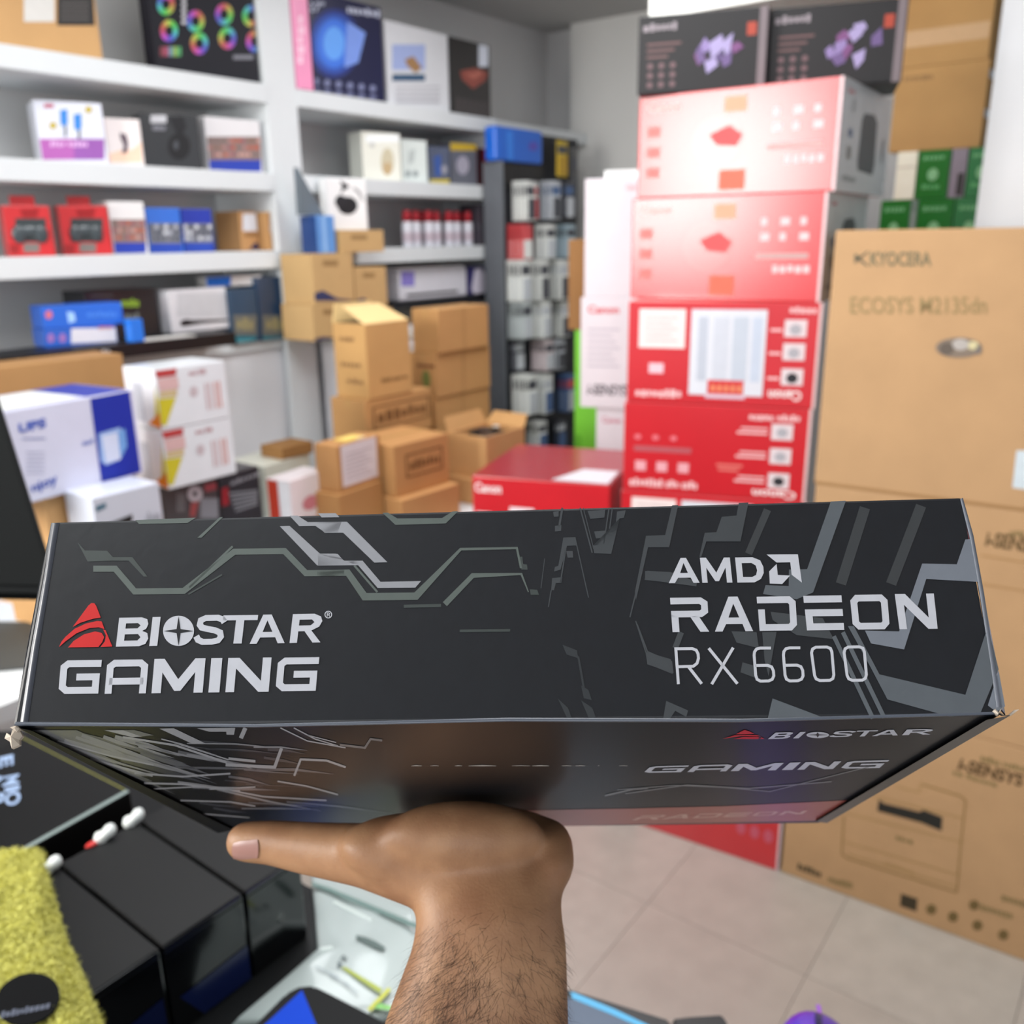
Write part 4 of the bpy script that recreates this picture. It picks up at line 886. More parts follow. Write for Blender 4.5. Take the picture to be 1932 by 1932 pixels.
ptext(k3, 'front', 'SCAN', [(1690, 1584), (1722, 1594), (1722, 1586), (1690, 1576)], DI2)
ptext(k3, 'front', 'MEMORY', [(1504, 1640), (1548, 1656), (1550, 1644), (1506, 1628)], ink((84, 70, 46)), .05)
ptext(k3, 'front', 'WIRELESS', [(1562, 1664), (1608, 1678), (1608, 1666), (1562, 1652)], DI2)
ppoly(k3, 'front', [[(1700, 1686), (1731, 1696), (1729, 1720), (1698, 1709)]], ink((62, 52, 34)), 'printed_logo')
for x, y in ((1757, 1716), (1798, 1730), (1844, 1746), (1893, 1764), (1838, 1708)): ppoly(k3, 'front', [ell(x, y, 10, 10, 10)], ink((116, 94, 54)), 'printed_icon')
for x, y in ((1850, 1712), (1890, 1694)): ptext(k3, 'front', 'Network', [(x, y + 6), (x + 60, y + 24), (x + 60, y + 12), (x, y - 6)], DI2)

# ================================================================== GREEN AND YELLOW BOXES AT FAR RIGHT
GF = Frame((lambda d: Vector((d.x, d.y, 0)).normalized() * 3.12)(ray(1700, 380)), 126.5)
gz0 = GF.uv(1700, 432)[1] - .09
cabx = bx('storage_cabinet', 'pale storage cabinet behind the large brown cartons', 'cabinet', GF.at(-.12, -.005, 0.0005), GF.rot, .62, .3, gz0 - .001, M((205, 205, 205), .5))
panel(cabx, 'front', .02, .05, .49, .97, M((212, 212, 212), .5), 'door', .004); panel(cabx, 'front', .51, .05, .98, .97, M((212, 212, 212), .5), 'door', .004)
gz1, gz2 = GF.uv(1760, 375)[1], GF.uv(1760, 283)[1]
GRN = gloss((18, 120, 40)); GRN2 = gloss((40, 128, 66))
def gbox(label, x0, x1, z0, z1, m, y, logo=True, cat='box', d_=.12, nm='green_box'):
    u0, u1 = GF.uv(x0, y)[0], GF.uv(x1, y)[0]
    o = bx(nm, label, cat, GF.at(u0, 0, z0 + .0005), GF.rot, u1 - u0, d_, z1 - z0 - .001, m)
    if logo:
        stext(o, 'front', 'TONER', .15, .8, .8, .88, ink((120, 190, 130)))
        sell(o, 'front', .5, .5, .17, .13, ink((140, 200, 145)), 'printed_logo'); stext(o, 'front', 'ink', .2, .2, .75, .3, ink((100, 180, 112)))
    return o
g1 = gbox('green box in the lower row beside the grey side of the red stack', 1660, 1716, gz0, gz1, GRN, 410)
g2 = gbox('green box in the middle of the lower green row', 1730, 1797, gz0, gz1, GRN, 410)
g3 = gbox('darker green box in the lower row beside the white pillar', 1799, 1862, gz0, gz1, GRN2, 410)
g6 = gbox('slim grey box between two lower green boxes', 1717, 1729, gz0, gz1, M((120, 140, 128), .4), 410, False, nm='grey_box'); panel(g6, 'front', .2, .2, .8, .8, ink((150, 165, 155)), 'printed_panel')
g4 = gbox('green box in the upper row beside the sun-tinted white box', 1730, 1790, gz1, gz2, GRN, 330)
g5 = gbox('green box in the upper row beside the white pillar', 1824, 1876, gz1, gz2, GRN2, 330)
g7 = gbox('grey violet box between the two upper green boxes', 1792, 1822, gz1, gz2, M((150, 142, 152), .4), 330, False, nm='grey_box'); panel(g7, 'front', .5, .05, .9, .5, ink((60, 58, 56)), 'printed_panel')
g8 = gbox('white box tinted by painted sunlight standing on the lower green row', 1690, 1728, gz1, gz2, M((255, 252, 226), .5), 330, False, nm='sun_tinted_box'); panel(g8, 'front', .0, .66, 1, .7, ink((225, 220, 200)), 'flap_seam')  # sunlight on a white box is put into its warm base colour
zy0 = gz2 + .0005; zy1 = GF.uv(1800, 118)[1]; zy2 = GF.uv(1800, -60)[1]
def yel(label, x1, z0, z1, y):
    u0, u1 = GF.uv(1684, y)[0], GF.uv(x1, y)[0]
    o = bx('carton', label, 'carton', GF.at(u0, -.005, z0), GF.rot, u1 - u0, .25, z1 - z0, card((190, 150, 96))); tape(o); return o
y1 = yel('yellowish brown carton on the green boxes at far right', 1857, zy0, zy1, 200); stext(y1, 'front', 'KYOCERA', .1, .84, .42, .9, ink((150, 116, 70)))
y2 = yel('yellowish brown carton under the ceiling, on its twin', 1870, zy1 + .0005, zy2, 60); panel(y2, 'front', .1, .22, .98, .4, ink((205, 168, 122)), 'tape_band')
for o_, t in ((y1, .9), (y1, .45)): panel(o_, 'right', .02, t - .1, .5, t, ink((222, 226, 230)), 'white_label')
# ================================================================== THE BLACK BOX HELD UP
def rodr(rv):
    th = Vector(rv).length; return Matrix.Rotation(th, 3, Vector(rv))
RM = rodr((-0.47627928, 0.0277925, -0.01529032)); T0 = Vector((-0.00294342, 0.06192869, 0.26779957))
EX, EY, EZ = RM.col[0].copy(), RM.col[1].copy(), RM.col[2].copy()      # right, down the face, into the depth (camera axes: right, down, ahead)
def c2w(p): return EYEP + RT * p[0] - UP * p[1] + fwd * p[2]
def pray(x, y): return Vector(((x - 966) / FPX, (y - 966) / FPX, 1.0))
def onplane(x, y, p0, n): r_ = pray(x, y); return r_ * (p0.dot(n) / r_.dot(n))
FN = EZ.copy()
def face(x, y, eps=0.0): return onplane(x, y, T0 - FN * eps, FN)
cA, cB, cC, cD = face(95, 985), face(1815, 938.5), face(24, 1371), face(1889, 1349.5)
E0 = onplane(1547, 1553, T0, EY); F0 = onplane(415, 1568, T0, EY)
UN = (cD - cC).cross(E0 - (cC + cD) / 2).normalized()
if UN.dot(EY) < 0: UN = -UN
U0 = (cC + cD) / 2
def under(x, y, eps=0.0): return onplane(x, y, U0 + UN * eps, UN)
cE, cF = under(1547, 1553), under(413, 1567)
cG, cH = cB + (cE - cD), cA + (cF - cC)                       # back upper corners
GO = c2w((cA + cD + cE + cF) / 4)
def loc(p): return c2w(p) - GO
DARK = M((25, 28, 34), .36, .5, .1, .10, 260, .04, 0, 0, (1, 1, .25), 0, 0, .3)
UND = M((24, 25, 29), .38, .5, .08, .06, 60)
bm = bmesh.new()
vs = [bm.verts.new(loc(p)) for p in (cA, cB, cC, cD, cE, cF, cG, cH)]
A_, B_, C_, D_, E_, F_, G_, H_ = vs
for q, mi in (((A_, B_, D_, C_), 0), ((C_, D_, E_, F_), 1), ((H_, G_, B_, A_), 0), ((B_, G_, E_, D_), 2), ((H_, A_, C_, F_), 2), ((G_, H_, F_, E_), 0)): bm.faces.new(q).material_index = mi
bmesh.ops.recalc_face_normals(bm, faces=bm.faces)
bmesh.ops.bevel(bm, geom=list(bm.edges), offset=.0009, segments=2, affect='EDGES', profile=.6)
gb = bm_obj('graphics_card_box', bm, [DARK, UND, BLACK]); gb.location = GO
tag(gb, 'black graphics card box with white lettering held up on an open hand', 'box')
def g_shapes(name, lst, m, eps=.00012, surf=face, holes=False):
    """lst: pixel loops (or lists of loops with holes) printed on the box"""
    out = []
    for p in lst:
        loops = p if holes else [p]
        out.append([[loc(surf(x, y, eps)) for x, y in l] for l in loops])
    return shapes(name, out, m, gb)
def c1(x, y): return (x / 2.8412, 940 + y / 2.8417)
def c2(x, y): return (600 + x / 2.8412, 920 + y / 2.8417)
def c3(x, y): return (1200 + x / 2.6393, 920 + y / 2.64)
def c4(x, y): return (x / 2.76, 1340 + y / 2.7615)
def c6(x, y): return (1180 + x / 2.5691, 1330 + y / 2.5704)
def mp(f, pts): return [f(*p) for p in pts]
def stroke(pts, wd, close=False):
    """mitred band along a pixel path -> list of quads"""
    P = [Vector(p) for p in pts]; n = len(P); L, Rr = [], []
    for i in range(n):
        a = P[i - 1] if (i or close) else None; b = P[(i + 1) % n] if (i < n - 1 or close) else None
        d1 = (P[i] - a).normalized() if a is not None else None; d2 = (b - P[i]).normalized() if b is not None else None
        d1 = d1 or d2; d2 = d2 or d1
        n1, n2 = Vector((-d1.y, d1.x)), Vector((-d2.y, d2.x)); m = (n1 + n2)
        m = n1 if m.length < 1e-5 else m.normalized()
        k = min(1 / max(m.dot(n1), .35), 2.6); w_ = wd[i] if isinstance(wd, (list, tuple)) else wd
        L.append(P[i] + m * w_ * k / 2); Rr.append(P[i] - m * w_ * k / 2)
    out = []
    for i in range(n if close else n - 1):
        j = (i + 1) % n; out.append([tuple(L[i]), tuple(L[j]), tuple(Rr[j]), tuple(Rr[i])])
    return out
def prn(rgb, rough=.38): return M(rgb, rough, .5, .1, .05, 200, 0, 0, 0, None, 0, 0, .3)
TL1, TL2, TL3 = prn((92, 101, 97)), prn((64, 71, 70)), prn((150, 152, 158))
G1, G2, G3 = prn((66, 70, 74)), prn((92, 98, 104)), prn((120, 126, 136))
# circuit tracery, left half
g_shapes('printed_pattern', [mp(c1, p) for p in (
    [(725, 117), (1050, 104), (1005, 133), (745, 138)], [(1058, 212), (1178, 102), (1195, 101), (1080, 212)])] +
    [q for q in stroke(mp(c1, [(500, 378), (618, 378), (722, 500), (985, 497), (1255, 287), (1525, 283), (1640, 402), (1845, 400)]), 11.5)] +
    [q for q in stroke(mp(c1, [(1015, 478), (1247, 258)]), 4)], TL1)
g_shapes('printed_pattern', [mp(c1, p) for p in (
    [(415, 235), (455, 280), (575, 282), (605, 316), (710, 316), (790, 420), (770, 420), (690, 335), (590, 335), (470, 340)],)] +
    stroke(mp(c1, [(1010, 515), (1190, 410)]), 3), TL2)
g_shapes('printed_pattern', [mp(c1, p) for p in ([(1500, 150), (1552, 148), (1715, 297), (1800, 297), (1845, 335), (1945, 335), (1945, 357), (1700, 360)], [(1552, 94), (1595, 93), (1650, 128), (1830, 126), (1812, 182), (1740, 182), (1690, 148), (1605, 150)])] +
    [mp(c2, p) for p in ([(0, 355), (105, 355), (140, 394), (240, 393), (335, 505), (552, 501), (522, 536), (320, 538), (215, 416), (0, 418)],
    [(130, 183), (155, 183), (372, 400), (302, 402), (135, 242), (35, 242), (0, 206), (0, 184)], [(20, 160), (0, 138), (95, 137), (115, 159)])], TL3, .00016)
g_shapes('printed_pattern', [mp(c2, p) for p in ([(345, 135), (375, 134), (425, 165), (665, 163), (720, 128), (752, 126), (685, 192), (415, 200)],)] +
    stroke(mp(c2, [(-5, 459), (160, 456), (250, 585), (525, 582), (765, 330), (1066, 324), (1088, 432)]), [11, 12, 14, 14, 5, 4, 4]) + stroke(mp(c2, [(195, 418), (318, 560)]), 4) +
    stroke(mp(c2, [(680, 625), (830, 471), (1090, 463), (1128, 560)]), [11, 9, 4, 2]), TL1)
g_shapes('printed_pattern', stroke(mp(c2, [(460, 636), (660, 632)]), 6) + stroke(mp(c2, [(760, 768), (1030, 765)]), 5) + [mp(c2, [(1075, 372), (1095, 370), (1100, 410), (1120, 412), (1124, 440), (1090, 440)]), mp(c2, [(1135, 545), (1175, 548), (1185, 575), (1140, 575)])], TL2)
# middle, drawn like arrow feathers
g_shapes('printed_pattern', [mp(c2, p) for p in ([(1260, 130), (1290, 125), (1290, 155), (1265, 157)], [(1270, 205), (1305, 200), (1303, 232), (1270, 235)], [(1445, 125), (1540, 118), (1535, 160), (1460, 168)],
    [(1480, 235), (1540, 230), (1535, 270), (1490, 272)], [(1475, 310), (1585, 305), (1603, 128), (1650, 121), (1640, 162), (1617, 165), (1572, 355), (1480, 352)],
    [(1315, 268), (1380, 265), (1390, 310), (1335, 312), (1300, 440), (1265, 450), (1270, 425), (1288, 420)], [(1255, 485), (1310, 480), (1305, 510), (1275, 512), (1265, 550), (1250, 550)], [(1330, 340), (1365, 340), (1368, 375), (1338, 376)],
    [(1765, 445), (1892, 455), (1890, 510), (1750, 495)], [(1755, 880), (1892, 920), (1902, 1000), (1765, 945)])] +
    [q for pts, wd in (([(1310, 108), (1292, 215)], 4), ([(1405, 108), (1470, 350)], 2.6), ([(1422, 108), (1478, 330)], 1.6), ([(1560, 108), (1532, 300)], 2.2), ([(1578, 108), (1552, 300)], 2.2), ([(1385, 300), (1450, 590)], 2), ([(1328, 330), (1300, 505)], 2.4),
    ([(1215, 380), (1195, 540)], 1.5), ([(1250, 550), (1235, 640)], 2), ([(1765, 318), (1672, 695)], 2.6), ([(1703, 715), (1757, 882)], 2.4)) for q in stroke(mp(c2, pts), wd)], G1)
g_shapes('printed_pattern', [mp(c2, p) for p in ([(1310, 842), (1388, 872), (1395, 915), (1332, 895)], [(1410, 1060), (1450, 1085), (1468, 1140), (1425, 1130)], [(1285, 1130), (1340, 1180), (1360, 1236), (1335, 1236)], [(1410, 1140), (1470, 1180), (1490, 1234), (1450, 1234)])] +
    stroke(mp(c2, [(1395, 905), (1425, 1075)]), 4), prn((50, 54, 58)))
# right half
g_shapes('printed_pattern', [mp(c3, p) for p in ([(180, 88), (210, 87), (165, 297), (60, 297), (32, 420), (0, 560), (-6, 520), (50, 240), (145, 236)],
    [(512, 76), (560, 74), (520, 268), (350, 268), (325, 345), (315, 345), (342, 225), (400, 222), (427, 145), (500, 139)], [(45, 415), (170, 420), (305, 470), (300, 492), (45, 458)],
    [(475, 715), (600, 720), (612, 800), (500, 772)], [(530, 870), (600, 890), (590, 946), (520, 920)], [(60, 815), (180, 865), (187, 925), (55, 880)], [(150, 1062), (260, 1110), (250, 1142), (195, 1112), (170, 1150), (135, 1150)],
    [(670, 618), (930, 650), (985, 755), (800, 735), (680, 660)], [(628, 720), (700, 718), (660, 940), (640, 860)])] + stroke(mp(c3, [(5, 680), (58, 820)]), 2.6) + stroke(mp(c3, [(225, 720), (195, 800)]), 11), G1, .00014)
g_shapes('printed_pattern', [mp(c3, p) for p in ([(970, 69), (1045, 65), (882, 522), (800, 556), (632, 530), (645, 486), (760, 490), (762, 408), (852, 406)],
    [(1055, 690), (1085, 690), (1212, 930), (1640, 1032), (1752, 690), (1806, 905), (1712, 1130), (1560, 1140), (1252, 1055), (1160, 880)], [(680, 1050), (940, 1148), (655, 1152)])] +
    stroke(mp(c3, [(985, 740), (1180, 1150)]), 8) + stroke(mp(c3, [(1030, 720), (1236, 1146)]), 8), G2, .00018)
g_shapes('printed_pattern', [mp(c3, [(1640, 258), (1668, 256), (1714, 470), (1445, 455), (1335, 806), (1170, 776), (1140, 712), (1310, 716), (1425, 378), (1597, 382)]), mp(c3, [(1806, 910), (1838, 1090), (1795, 1118), (1752, 1085)])], G3, .00018)
g_shapes('printed_pattern', stroke(mp(c3, [(655, 110), (560, 330)]), 14) + stroke(mp(c3, [(1140, 100), (1020, 480)]), 20) + stroke(mp(c3, [(1420, 90), (1270, 480)]), 20), prn((60, 63, 66)), .00008)
# -------- lettering
WHT = prn((196, 198, 206), .45)
def glyph(ch):
    """strokes/polygons of one wide letter in a unit cell (y up)"""
    t = .2
    def st(p, w_=t): return ('s', p, w_)
    return {
        'G': [st([(1, .89), (.2, .89), (.1, .79), (.1, .21), (.2, .11), (.9, .11), (.9, .5), (.42, .5)])],
        'A': [st([(.1, 0), (.1, .79), (.2, .89), (.8, .89), (.9, .79), (.9, 0)]), st([(.1, .36), (.9, .36)])],
        'M': [('p', [(0, 0), (0, 1), (.2, 1), (.5, .4), (.8, 1), (1, 1), (1, 0), (.82, 0), (.82, .6), (.56, .06), (.44, .06), (.18, .6), (.18, 0)])],
        'I': [('p', [(0, 0), (0, 1), (1, 1), (1, 0)])],
        'N': [('p', [(0, 0), (0, 1), (.26, 1), (.8, .32), (.8, 1), (1, 1), (1, 0), (.76, 0), (.2, .69), (.2, 0)])],
        'R': [st([(0, .89), (.8, .89), (.91, .8), (.91, .57), (.8, .49), (.09, .49), (.09, 0)], .2), ('p', [(.5, .42), (.74, .42), (1, 0), (.76, 0)])],
        'r': [st([(0, .9), (.8, .9), (.91, .82), (.91, .6), (.8, .52), (0, .52)], .19), ('p', [(0, .5), (0, 0), (.19, 0), (.19, .45)]), ('p', [(.5, .45), (.74, .45), (1, 0), (.76, 0)])],
        'a': [('p', [(0, 0), (.39, 1), (.63, 1), (1, 0), (.8, 0), (.73, .21), (.3, .21), (.2, 0)], [(.37, .40), (.65, .40), (.51, .80)])],
        'D': [st([(0, .89), (.82, .89), (.91, .8), (.91, .2), (.82, .1), (.1, .1), (.1, .62)], .19)],
        'E': [st([(0, .89), (1, .89)], .2), st([(1, .5), (.1, .5), (.1, .1), (1, .1)], .2)],
        'O': [st([(.18, .9), (.82, .9), (.91, .8), (.91, .2), (.82, .1), (.18, .1), (.09, .2), (.09, .8)], .19), 'close'],
        'B': [('p', [(0, 0), (0, 1), (.72, 1), (.9, .93), (.95, .76), (.9, .6), (.78, .53), (.95, .45), (1, .26), (.93, .08), (.74, 0)], [(.24, .8), (.62, .8), (.71, .72), (.62, .62), (.24, .62)], [(.24, .42), (.66, .42), (.75, .31), (.66, .2), (.24, .2)])],
        'T': [('p', [(0, .82), (0, 1), (1, 1), (1, .82), (.62, .82), (.62, 0), (.38, 0), (.38, .82)])],
        'S': [st([(.95, .74), (.88, .84), (.7, .9), (.3, .9), (.14, .83), (.12, .68), (.2, .58), (.4, .53), (.65, .48), (.84, .40), (.88, .26), (.8, .14), (.6, .1), (.28, .1), (.12, .17), (.04, .3)], .2)],
        'b': [('p', [(0, 0), (0, 1), (.7, 1), (.92, .9), (.98, .74), (.9, .55), (.66, .42), (1, 0), (.74, 0), (.44, .4), (.24, .4), (.24, 0)], [(.24, .8), (.64, .8), (.73, .71), (.62, .6), (.24, .6)])],
    }[ch]
def letter(ch, q, asp):
    """q: BL, BR, TR, TL in pixels; asp = width/height -> pixel polygons with holes"""
    out = []; g = glyph(ch); close = 'close' in g
    for it in g:
        if it == 'close': continue
        if it[0] == 'p': out.append([[bil(q, a, b) for a, b in l] for l in it[1:]])
        else:
            hor = it[2]; pts = [(a * asp, b) for a, b in it[1]]
            for quad in stroke(pts, hor, close): out.append([[bil(q, a / asp, b) for a, b in quad]])
    return out
def word(seq, surf, eps, m, name='printed_lettering'):
    lst = []
    for ch, q in seq:
        asp = math.dist(q[0], q[1]) / max(1e-6, math.dist(q[0], q[3])); lst += letter(ch, q, asp if surf is face else asp)
    return g_shapes(name, lst, m, eps, surf, True)
# GAMING on the front
seq = []
for ch, x0, x1 in (('G', 308, 530), ('A', 556, 786), ('M', 812, 1086), ('I', 1117, 1176), ('N', 1208, 1440), ('G', 1472, 1696)):
    yb = lambda x: 1052 - (x - 310) * (18 / 1395); sh = 16
    seq.append((ch, [c1(x0, yb(x0)), c1(x1, yb(x1)), c1(x1 + sh, yb(x1) - 184), c1(x0 + sh, yb(x0) - 184)]))
word(seq, face, .00024, WHT)
# maker's name on the front
seq = []
for ch, x0, x1 in (('B', 621, 790), ('I', 800, 843), ('S', 1040, 1198), ('T', 1192, 1352), ('A', 1338, 1526), ('b', 1552, 1718)):
    yb = lambda x: 796 - (x - 622) * (23 / 1095); h = 155 if ch != 'S' else 160; sh = 18 if ch not in 'A' else 0
    ch2 = 'a' if ch == 'A' else ch
    seq.append((ch2, [c1(x0, yb(x0)), c1(x1, yb(x1)), c1(x1 + sh, yb(x1) - h), c1(x0 + sh, yb(x0) - h)]))
seq[3] = ('T', [c1(1180, 780), c1(1366, 778), c1(1384, 626), c1(1198, 628)])
word(seq, face, .00024, WHT)
star = [(957 + r_ * math.sin(a), 712 - r_ * math.cos(a)) for k in range(8) for r_, a in (((80 if k % 2 == 0 else 15), k * math.pi / 4),)]
g_shapes('printed_logo', [[mp(c1, ell(957, 711, 83, 81, 36))]], WHT, .00024, face, True); g_shapes('printed_logo', [mp(c1, star)], DARK, .00034)
RDP = prn((204, 24, 26), .4)
g_shapes('printed_logo', [mp(c1, p) for p in ([(474, 575), (490, 562), (506, 563), (516, 578), (540, 640), (500, 646), (430, 668), (390, 690)],
    [(352, 742), (400, 700), (460, 672), (520, 658), (545, 660), (560, 702), (530, 692), (480, 696), (410, 724), (350, 768), (316, 798), (330, 768)],
    [(365, 800), (395, 765), (450, 730), (510, 714), (545, 722), (558, 745), (548, 772), (527, 798)], [(553, 704), (566, 708), (602, 795), (538, 798), (562, 768), (568, 735)])], RDP, .00024)
g_shapes('printed_logo', stroke(mp(c1, ell(1760, 624, 18, 18, 20)), 1.6, True) + [], WHT, .00024)
g_shapes('printed_lettering', stroke(mp(c1, [(1754, 634), (1754, 615), (1763, 615), (1767, 620), (1763, 625), (1754, 625)]), 1.4) + stroke(mp(c1, [(1761, 625), (1768, 634)]), 1.4), WHT, .00024)
# AMD + arrow
seq = [('a', [c3(163, 476), c3(317, 474), c3(305, 350), c3(160, 352)])]
seq[0] = ('a', [c3(163, 476), c3(317, 474), c3(290, 349), c3(178, 351)])
word([seq[0], ('M', [c3(330, 474), c3(480, 473), c3(467, 348), c3(318, 349)])], face, .00024, WHT)
g_shapes('printed_lettering', [[mp(c3, [(505, 473), (493, 348), (580, 347), (618, 362), (634, 395), (636, 425), (622, 455), (590, 472)]), mp(c3, [(533, 445), (526, 376), (574, 375), (596, 388), (603, 412), (598, 435), (578, 445)])]], WHT, .00024, face, True)
g_shapes('printed_logo', [mp(c3, [(650, 333), (806, 332), (826, 473), (775, 434), (768, 372), (700, 373)]), mp(c3, [(663, 417), (700, 380), (706, 435), (767, 438), (728, 480), (666, 478)])], WHT, .00024)
# RADEON
seq = []
for ch, x0, x1, t0 in (('r', 182, 365, -13), ('a', 393, 583, -8), ('D', 613, 804, -13), ('E', 850, 1037, -18), ('O', 1082, 1264, -18), ('N', 1312, 1502, -24)):
    yb = lambda x: 720 - (x - 182) * (17 / 1320); hh = lambda x: 172 + (x - 182) * 4 / 1320
    seq.append((ch, [c3(x0, yb(x0)), c3(x1, yb(x1)), c3(x1 + t0 * .8, yb(x1) - hh(x1)), c3(x0 + t0, yb(x0) - hh(x0))]))
word(seq, face, .00024, WHT)
# model number, thin rounded strokes
S = []
def rnd6(dx, dy): return [(672 + dx, 799 + dy), (618 + dx, 799 + dy), (600 + dx, 804 + dy), (590 + dx, 818 + dy), (588 + dx, 835 + dy), (596 + dx, 935 + dy), (603 + dx, 955 + dy), (620 + dx, 964 + dy), (660 + dx, 963 + dy), (678 + dx, 955 + dy), (686 + dx, 938 + dy), (684 + dx, 912 + dy), (675 + dx, 893 + dy), (655 + dx, 885 + dy), (594 + dx, 886 + dy)]
def rnd0(dx, dy): return [(895 + dx, 797 + dy), (950 + dx, 796 + dy), (968 + dx, 803 + dy), (975 + dx, 820 + dy), (985 + dx, 935 + dy), (980 + dx, 953 + dy), (965 + dx, 962 + dy), (915 + dx, 963 + dy), (897 + dx, 955 + dy), (889 + dx, 938 + dy), (874 + dx, 825 + dy), (879 + dx, 806 + dy)]
for p in (rnd6(0, 0), rnd6(146, -1)): S += stroke(mp(c3, p), 5.4)
for p in (rnd0(0, -2), rnd0(162, -3)): S += stroke(mp(c3, p), 5.4, True)
S += stroke(mp(c3, [(211, 979), (198, 803), (280, 802), (300, 810), (309, 828), (311, 850), (304, 875), (285, 890), (206, 892)]), 5.4) + stroke(mp(c3, [(262, 893), (327, 977)]), 5.6)
S += stroke(mp(c3, [(362, 800), (505, 977)]), 5.6) + stroke(mp(c3, [(484, 797), (377, 979)]), 5.6)
g_shapes('printed_lettering', S, WHT, .00024)
# -------- underside print
seq = []
qU = [c6(690, 166), c6(1478, 143), c6(1500, 116), c6(728, 134)]
def sub(q, a, b): return [bil(q, a, 0), bil(q, b, 0), bil(q, b, 1), bil(q, a, 1)]
xs = [('B', .0, .125), ('I', .155, .19), ('S', .375, .51), ('T', .515, .645), ('a', .64, .80), ('b', .825, 1.0)]
def wordU(items, q, m, hh=4.0):
    lst = []
    for ch, a, b in items:
        s = sub(q, a, b); lst += letter(ch, s, (b - a) * hh)
    return g_shapes('printed_lettering', lst, m, .00015, under, True)
WU = prn((206, 208, 220), .3)
wordU(xs, qU, WU, 7.0)
g_shapes('printed_logo', [[mp(c6, ell(932, 146, 55, 15, 24))]], WU, .00015, under, True); g_shapes('printed_logo', [mp(c6, [(932 + (50 if k % 4 == 2 else 9 if k % 2 else 8) * math.sin(k * math.pi / 4) * (1 if k % 4 != 0 else 0), 146 - (13 if k % 4 == 0 else 3) * math.cos(k * math.pi / 4)) for k in range(8)])], UND, .00025, under)
g_shapes('printed_logo', [mp(c6, p) for p in ([(536, 142), (578, 121), (600, 128), (625, 140), (580, 142)], [(470, 165), (530, 147), (600, 145), (640, 147), (652, 152), (560, 151)], [(520, 165), (575, 155), (640, 154), (650, 160), (640, 166)], [(648, 150), (674, 165), (652, 166), (660, 158)])], RDP, .00015, under)
gq = [c6(82, 330), c6(1236, 306), c6(1280, 267), c6(118, 298)]
wordU([('G', 0, .165), ('A', .185, .355), ('M', .37, .56), ('I', .585, .63), ('N', .65, .80), ('G', .825, 1.0)], gq, WU, 7.6)
BAND = prn((172, 92, 80), .3)
g_shapes('printed_band', [mp(c6, [(-560, 512), (0, 503), (480, 491), (1072, 463), (925, 562), (0, 580), (-560, 592)])], BAND, .00012, under)
LB = prn((214, 168, 154), .3)
wordU([('r', 0, .16), ('a', .17, .33), ('D', .35, .5), ('E', .53, .67), ('O', .70, .83), ('N', .86, 1.0)], [c6(30, 560), c6(856, 530), c6(884, 512), c6(80, 536)], LB, 9)
ST1, ST2 = prn((176, 178, 184), .3), prn((122, 124, 128), .3)
g_shapes('printed_pattern', [mp(c4, p) for p in ([(160, 104), (400, 104), (805, 284), (640, 262)], [(540, 104), (700, 103), (800, 130), (690, 142)], [(430, 242), (620, 300), (795, 342), (700, 345)], [(260, 150), (420, 190), (700, 300), (560, 262)])], ST2, .00012, under)
g_shapes('printed_pattern', [mp(c4, p) for p in ([(545, 104), (640, 104), (740, 138), (690, 140)], [(830, 96), (905, 94), (1072, 174), (1000, 174)], [(1025, 94), (1225, 92), (1218, 128), (1180, 127), (1178, 112), (1090, 112)])] +
    [q for pts, wd in (([(1278, 92), (1254, 146)], 8), ([(1175, 284), (1430, 297), (1466, 198)], 6), ([(1190, 252), (1330, 266)], 5), ([(1532, 342), (1566, 256), (1700, 262), (1800, 297)], 4), ([(640, 140), (910, 182), (1180, 272)], 4), ([(905, 168), (1190, 258)], 2.4), ([(840, 150), (940, 175), (1130, 238)], 2.4),
    ([(300, 160), (560, 235), (800, 286)], 3), ([(470, 255), (795, 342)], 4), ([(700, 328), (950, 346), (1200, 330)], 3.4), ([(750, 380), (950, 385), (1250, 422)], 3.4), ([(800, 410), (1000, 400), (1250, 405)], 2.6), ([(1090, 412), (1330, 400)], 2.4),
    ([(1180, 414), (1370, 450), (1700, 470)], 2.8), ([(1445, 370), (1600, 396), (1760, 440)], 2.8), ([(940, 470), (1200, 478), (1330, 500)], 2.6), ([(1460, 92), (1600, 160), (1800, 196)], 2.4), ([(1530, 92), (1640, 150), (1760, 186)], 2.4), ([(1600, 130), (1750, 168)], 2), ([(1060, 540), (1300, 560)], 2.4)) for q in stroke(mp(c4, pts), wd)], ST1, .00015, under)
g_shapes('printed_pattern', [q for pts, wd in (([(0, 430), (300, 388), (600, 405), (1000, 372)], 2), ([(-40, 412), (240, 390), (480, 400), (700, 420), (1180, 300)], 1.6), ([(-100, 440), (40, 408), (110, 404)], 3)) for q in stroke(mp(c6, pts), wd)] +
    [q for pts, wd in (([(1770, 180), (1900, 196), (1930, 150), (1990, 158)], 4),) for q in stroke(mp(c4, pts), wd)], ST2, .00015, under)
g_shapes('fold_scuff', [q for x0, x1, w_ in ((776, 796, 2), (812, 828, 1.2), (858, 872, 1.6), (884, 936, 2.6), (966, 1000, 1.2), (1004, 1036, 2.2), (1060, 1078, 1.2), (1086, 1104, 1.4), (1128, 1131, 1.4), (1168, 1184, 1)) for q in stroke([(x0, 1445), ((x0 + x1) / 2, 1444.5), (x1, 1445)], [.6, w_, .6])], prn((190, 186, 180), .4), .00016, under)
rs = random.Random(21); ga, gb_, gc = [], [], []
